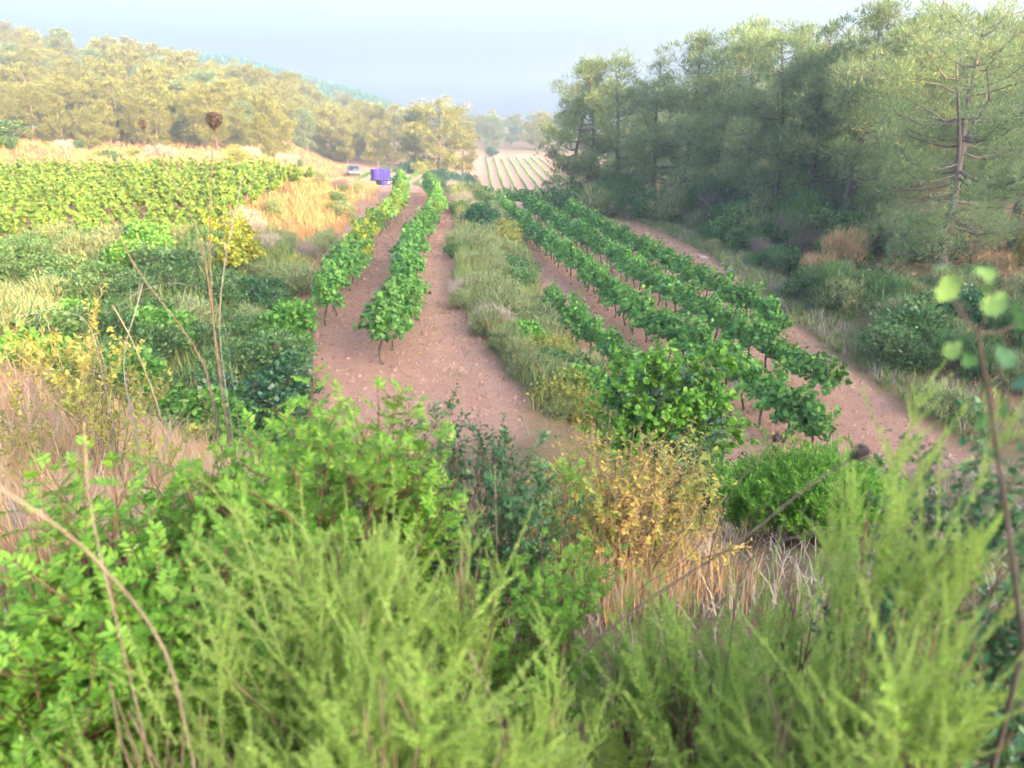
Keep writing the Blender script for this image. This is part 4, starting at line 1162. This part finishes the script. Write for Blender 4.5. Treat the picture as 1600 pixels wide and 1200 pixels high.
# young oak branch at the right edge
def sapling():
    pts = [at(1600, 1010, .95), at(1575, 820, .95), at(1548, 640, .96), at(1528, 520, .97)]
    g = gz(pts[0][0], pts[0][1])
    base = np.array([pts[0][0] + .02, pts[0][1], g])
    o = thing('oak_sapling', 'blurred oak sapling with pale toothed leaves at the right edge', 'sapling', base)
    path = np.array([base] + pts) - base
    m = MB().addmany(tubes(path, np.linspace(.0048, .0022, 5), 7))
    for e in (at(1475, 440, .98), at(1550, 470, .96), at(1600, 500, .98), at(1500, 470, 1.0)):
        m.addmany(tubes(np.stack([path[-1], path[-1] * .5 + (e - base) * .5 + [0, 0, -.008], e - base]), np.array([.0022, .0018, .0013]), 5))
    part('trunk', m.mesh('sapling_trunk', [M['darkstem']], True), o)
    r = np.random.default_rng(77)
    spots = [(1470, 415), (1478, 455), (1490, 440), (1545, 450), (1552, 478), (1540, 430), (1490, 545), (1512, 560), (1595, 500), (1585, 480), (1570, 560), (1545, 600), (1600, 600), (1590, 700), (1560, 720), (1530, 660), (1565, 640)]
    for k, (u, v) in enumerate(spots):
        p = at(u, v, .97 + r.normal() * .015) - base
        d = norm(r.normal(size=3) * .6 + np.array([0, -.2, .6]))[None]
        V, F = leaves(p[None] - d * .015, d, np.array([[0, -1, .4]]) + r.normal(size=(1, 3)) * .4, .030 * r.uniform(.8, 1.2), T_OAK[0], T_OAK[1], .9)
        part('leaf', mesh_from('sapling_leaf', V, [F], [M['oak_young' if k < 7 else 'oak']]), o)
sapling()

# ------------------------------------------------------------------ dry seed heads, stalks and canes
def nest(r, R, close=.6):
    """umbel seed head: ribs curving up and inwards from the stalk end"""
    m = MB(); pths = []; rads = []
    for k in range(46):
        a = r.uniform(0, 6.28); rr = R * r.uniform(.55, 1.05); s = np.linspace(0, 1, 6)
        w = np.sin(np.pi * (s * .78 + .0)) * rr * (1 if r.uniform() < .8 else .5); z = s * R * 1.9
        p = np.stack([np.cos(a) * w, np.sin(a) * w, z], -1) + r.normal(size=(6, 3)) * R * .05
        pths.append(p); rads.append(np.full(6, R * .045))
        for _ in range(3):
            e = p[-1] + norm(r.normal(size=3)) * R * .35
            q = p[-2] + (e - p[-2]) * s[:, None]; pths.append(q); rads.append(np.full(6, R * .055))
    m.addmany(tubes(np.array(pths), np.array(rads), 3))
    return m
def smooth(pts, n=24):
    pts = np.array(pts, float); c = np.concatenate([[0], np.cumsum(np.linalg.norm(np.diff(pts, axis=0), axis=1))]); t = np.linspace(0, c[-1], n)
    out = np.stack([np.interp(t, c, pts[:, k]) for k in range(3)], -1)
    for _ in range(3): out[1:-1] = (out[:-2] + out[2:] + 2 * out[1:-1]) / 4
    return out
def seedhead(label, pix, R, r0=.0016, head=True, seed=0, mat='seed_stalk', name='dry_seed_head', cat='seed head', forks=()):
    r = np.random.default_rng(seed)
    P = [at(*p) for p in pix]
    last = P[-1]; P.append(np.array([last[0], last[1] + .03, gz(last[0], last[1]) - .03]))
    base = P[-1]
    o = thing(name, label, cat, base)
    w = smooth(P) - base
    m = MB().addmany(tubes(w, np.linspace(r0 * .7, r0 * 1.3, len(w)), 6))
    for i, q in forks:
        b = at(*i) - base; e = at(*q) - base
        m.addmany(tubes(np.stack([b, (b + e) / 2 + [.002, 0, .003], e]), np.array([r0 * .8, r0 * .6, r0 * .5]), 5))
    part('stalk', m.mesh('stalk', [M[mat]], True), o)
    if head:
        d = Vector(w[0] - w[2]).normalized()
        part('head', nest(r, R).mesh('nest', [M['seed']]), o, None, Matrix.Translation(Vector(w[0])) @ d.to_track_quat('Z', 'Y').to_matrix().to_4x4())
    return o
seedhead('round dried seed head on a tall thin stalk against the left hill', [(334, 203, 2.5), (331, 260, 2.5), (327, 340, 2.52), (329, 450, 2.55), (336, 545, 2.6)], .024, .0026, seed=1)
seedhead('small closed dried seed head left of the round one', [(227, 202, 2.7), (245, 245, 2.7), (281, 300, 2.7), (318, 360, 2.7), (328, 470, 2.72)], .014, .0024, seed=2, forks=[((281, 300, 2.7), (302, 277, 2.68))])
seedhead('thin bare stalk right of the round seed head', [(378, 277, 2.9), (371, 330, 2.9), (352, 392, 2.9), (345, 450, 2.9), (340, 520, 2.95)], .004, .0020, seed=3, mat='cane_grey', name='dry_stalk', cat='stalk', forks=[((352, 392, 2.9), (347, 372, 2.9))], head=False)
seedhead('long dark leaning stalk with knots across the left bank', [(172, 333, 2.6), (187, 385, 2.6), (215, 430, 2.6), (265, 485, 2.62), (325, 565, 2.65)], .008, .0026, seed=4, head=True)
seedhead('grey oval seed head on a stalk leaning over the bright green shrub', [(1330, 717, 1.3), (1262, 752, 1.3), (1175, 838, 1.32), (1060, 905, 1.36), (960, 972, 1.4), (870, 1065, 1.45)], .0165, .0024, seed=5)
seedhead('drooping grey seed head right of the oval one', [(1408, 822, 1.4), (1372, 812, 1.4), (1290, 826, 1.4), (1215, 845, 1.4), (1160, 862, 1.4)], .013, .0019, seed=6)
seedhead('small dark seed head in front of the last lower vine', [(1208, 690, 3.0), (1180, 722, 3.0), (1140, 770, 3.0), (1112, 850, 3.0)], .019, .0024, seed=7)
seedhead('brown seed head in front of the dark middle oak', [(773, 725, 2.1), (774, 770, 2.1), (776, 840, 2.1), (778, 900, 2.1)], .010, .0016, seed=8, mat='cane')
for k, (lb, pix, r0, mt) in enumerate([
    ('thick pale cane leaning down from the left edge', [(-20, 752, 1.0), (70, 800, 1.0), (150, 868, 1.02), (205, 935, 1.04), (262, 1005, 1.06)], .0026, 'cane'),
    ('upright pale cane meeting the leaning one at the left', [(131, 660, 1.3), (134, 720, 1.28), (138, 790, 1.25), (155, 860, 1.2), (165, 900, 1.15)], .002, 'cane'),
    ('dark thin twig leaning in from the left edge over the grass', [(-10, 552, 2.2), (60, 610, 2.2), (120, 655, 2.2), (180, 692, 2.22)], .0022, 'seed_stalk'),
    ('grey arching bramble cane over the left bank', [(165, 492, 6.5), (200, 462, 6.6), (245, 440, 6.7), (290, 436, 6.8), (345, 462, 6.9)], .0025, 'cane_grey'),
    ('pale curved cane above the yellow sprays', [(-10, 497, 4.6), (50, 492, 4.6), (105, 482, 4.6), (140, 487, 4.6)], .002, 'cane_grey'),
    ('straight straw stalk standing in the dry grass', [(176, 477, 3.4), (205, 525, 3.4), (235, 600, 3.4), (250, 640, 3.4)], .003, 'cane'),
    ('bent grey stem above the dry grass', [(223, 442, 4.2), (215, 480, 4.2), (196, 530, 4.2), (190, 570, 4.2)], .004, 'cane_grey'),
    ('dark bare stem cluster at the right of the dry grass, tallest', [(318, 560, 2.6), (326, 600, 2.6), (334, 640, 2.6), (338, 680, 2.6)], .003, 'seed_stalk'),
    ('dark bare stem at the right of the dry grass, shorter', [(302, 590, 2.5), (318, 620, 2.5), (331, 660, 2.5), (335, 700, 2.5)], .0025, 'seed_stalk'),
    ('dry twig reaching up from the dried yellow bush', [(1055, 655, 3.6), (1030, 690, 3.6), (1008, 720, 3.6), (990, 760, 3.6)], .0035, 'stem'),
    ('dark thin stem crossing the orange grass towards the bright shrub', [(1118, 812, 1.9), (1085, 868, 1.9), (1030, 900, 1.9), (985, 925, 1.9)], .0016, 'seed_stalk'),
    ('dark thin stem standing in the orange grass', [(948, 805, 2.3), (935, 850, 2.3), (905, 915, 2.3), (890, 950, 2.3)], .0016, 'seed_stalk'),
    ('pale dry stalk at the bottom, left of the bare soil', [(730, 1015, 1.1), (757, 1060, 1.1), (780, 1110, 1.1), (790, 1170, 1.1)], .0018, 'cane'),
]):
    seedhead(lb, pix, 0, r0, False, 50 + k, mt, 'dry_cane', 'dry cane')
# pale rock showing through at the bottom
def rock(x, y, s, label, seed):
    import bmesh
    r = np.random.default_rng(seed); bm = bmesh.new(); bmesh.ops.create_icosphere(bm, subdivisions=3, radius=1)
    for v in bm.verts:
        c = v.co; n = .16 * math.sin(c.x * 3 + seed) + .14 * math.sin(c.y * 4 + c.z * 3) + .05 * math.sin(c.x * 11 + c.y * 9)
        v.co = c * (1 + n); v.co.x *= s[0]; v.co.y *= s[1]; v.co.z *= s[2]
    me = bpy.data.meshes.new('rock'); bm.to_mesh(me); bm.free(); me.materials.append(M['stone'])
    thing('rock', label, 'rock', (x, y, gz(x, y)), (0, 0, r.uniform(0, 6)), me=me)
rock(.20, 1.62, (.06, .05, .03), 'pale stone in the bare soil at the bottom, between the feathery shrubs', 1)
rock(.27, 1.50, (.04, .05, .025), 'smaller pale stone right of the bare soil at the bottom', 2)
r_ = np.random.default_rng(41)
for k, Y in enumerate((34.5, 33.2, 31.8, 30.2, 28.6)):
    rock(xp(Y) + .1 + r_.normal() * .3, Y + r_.normal() * .3, (.22 + .1 * r_.uniform(), .2, .12), 'whitish stone edging the lower path under the wood, %s from the far end' % ordinal(k + 1), 10 + k)

# ------------------------------------------------------------------ haze
def haze():
    V, F = box_vf((0, 720, 23.25), (3200, 1900, 65.5))
    m, nt, out = new_mat('haze_air')
    pv = nt.nodes.new('ShaderNodeVolumePrincipled')
    pv.inputs['Color'].default_value = (.78, .89, 1.0, 1)
    pv.inputs['Density'].default_value = .0022
    pv.inputs['Anisotropy'].default_value = 0.5
    nt.links.new(pv.outputs[0], out.inputs['Volume'])
    o = bpy.data.objects.new('haze', mesh_from('haze', V, [F], [m])); COL.objects.link(o)
    o['kind'] = 'stuff'; o['label'] = 'pale blue morning haze filling the valley'; o['category'] = 'haze'
haze()
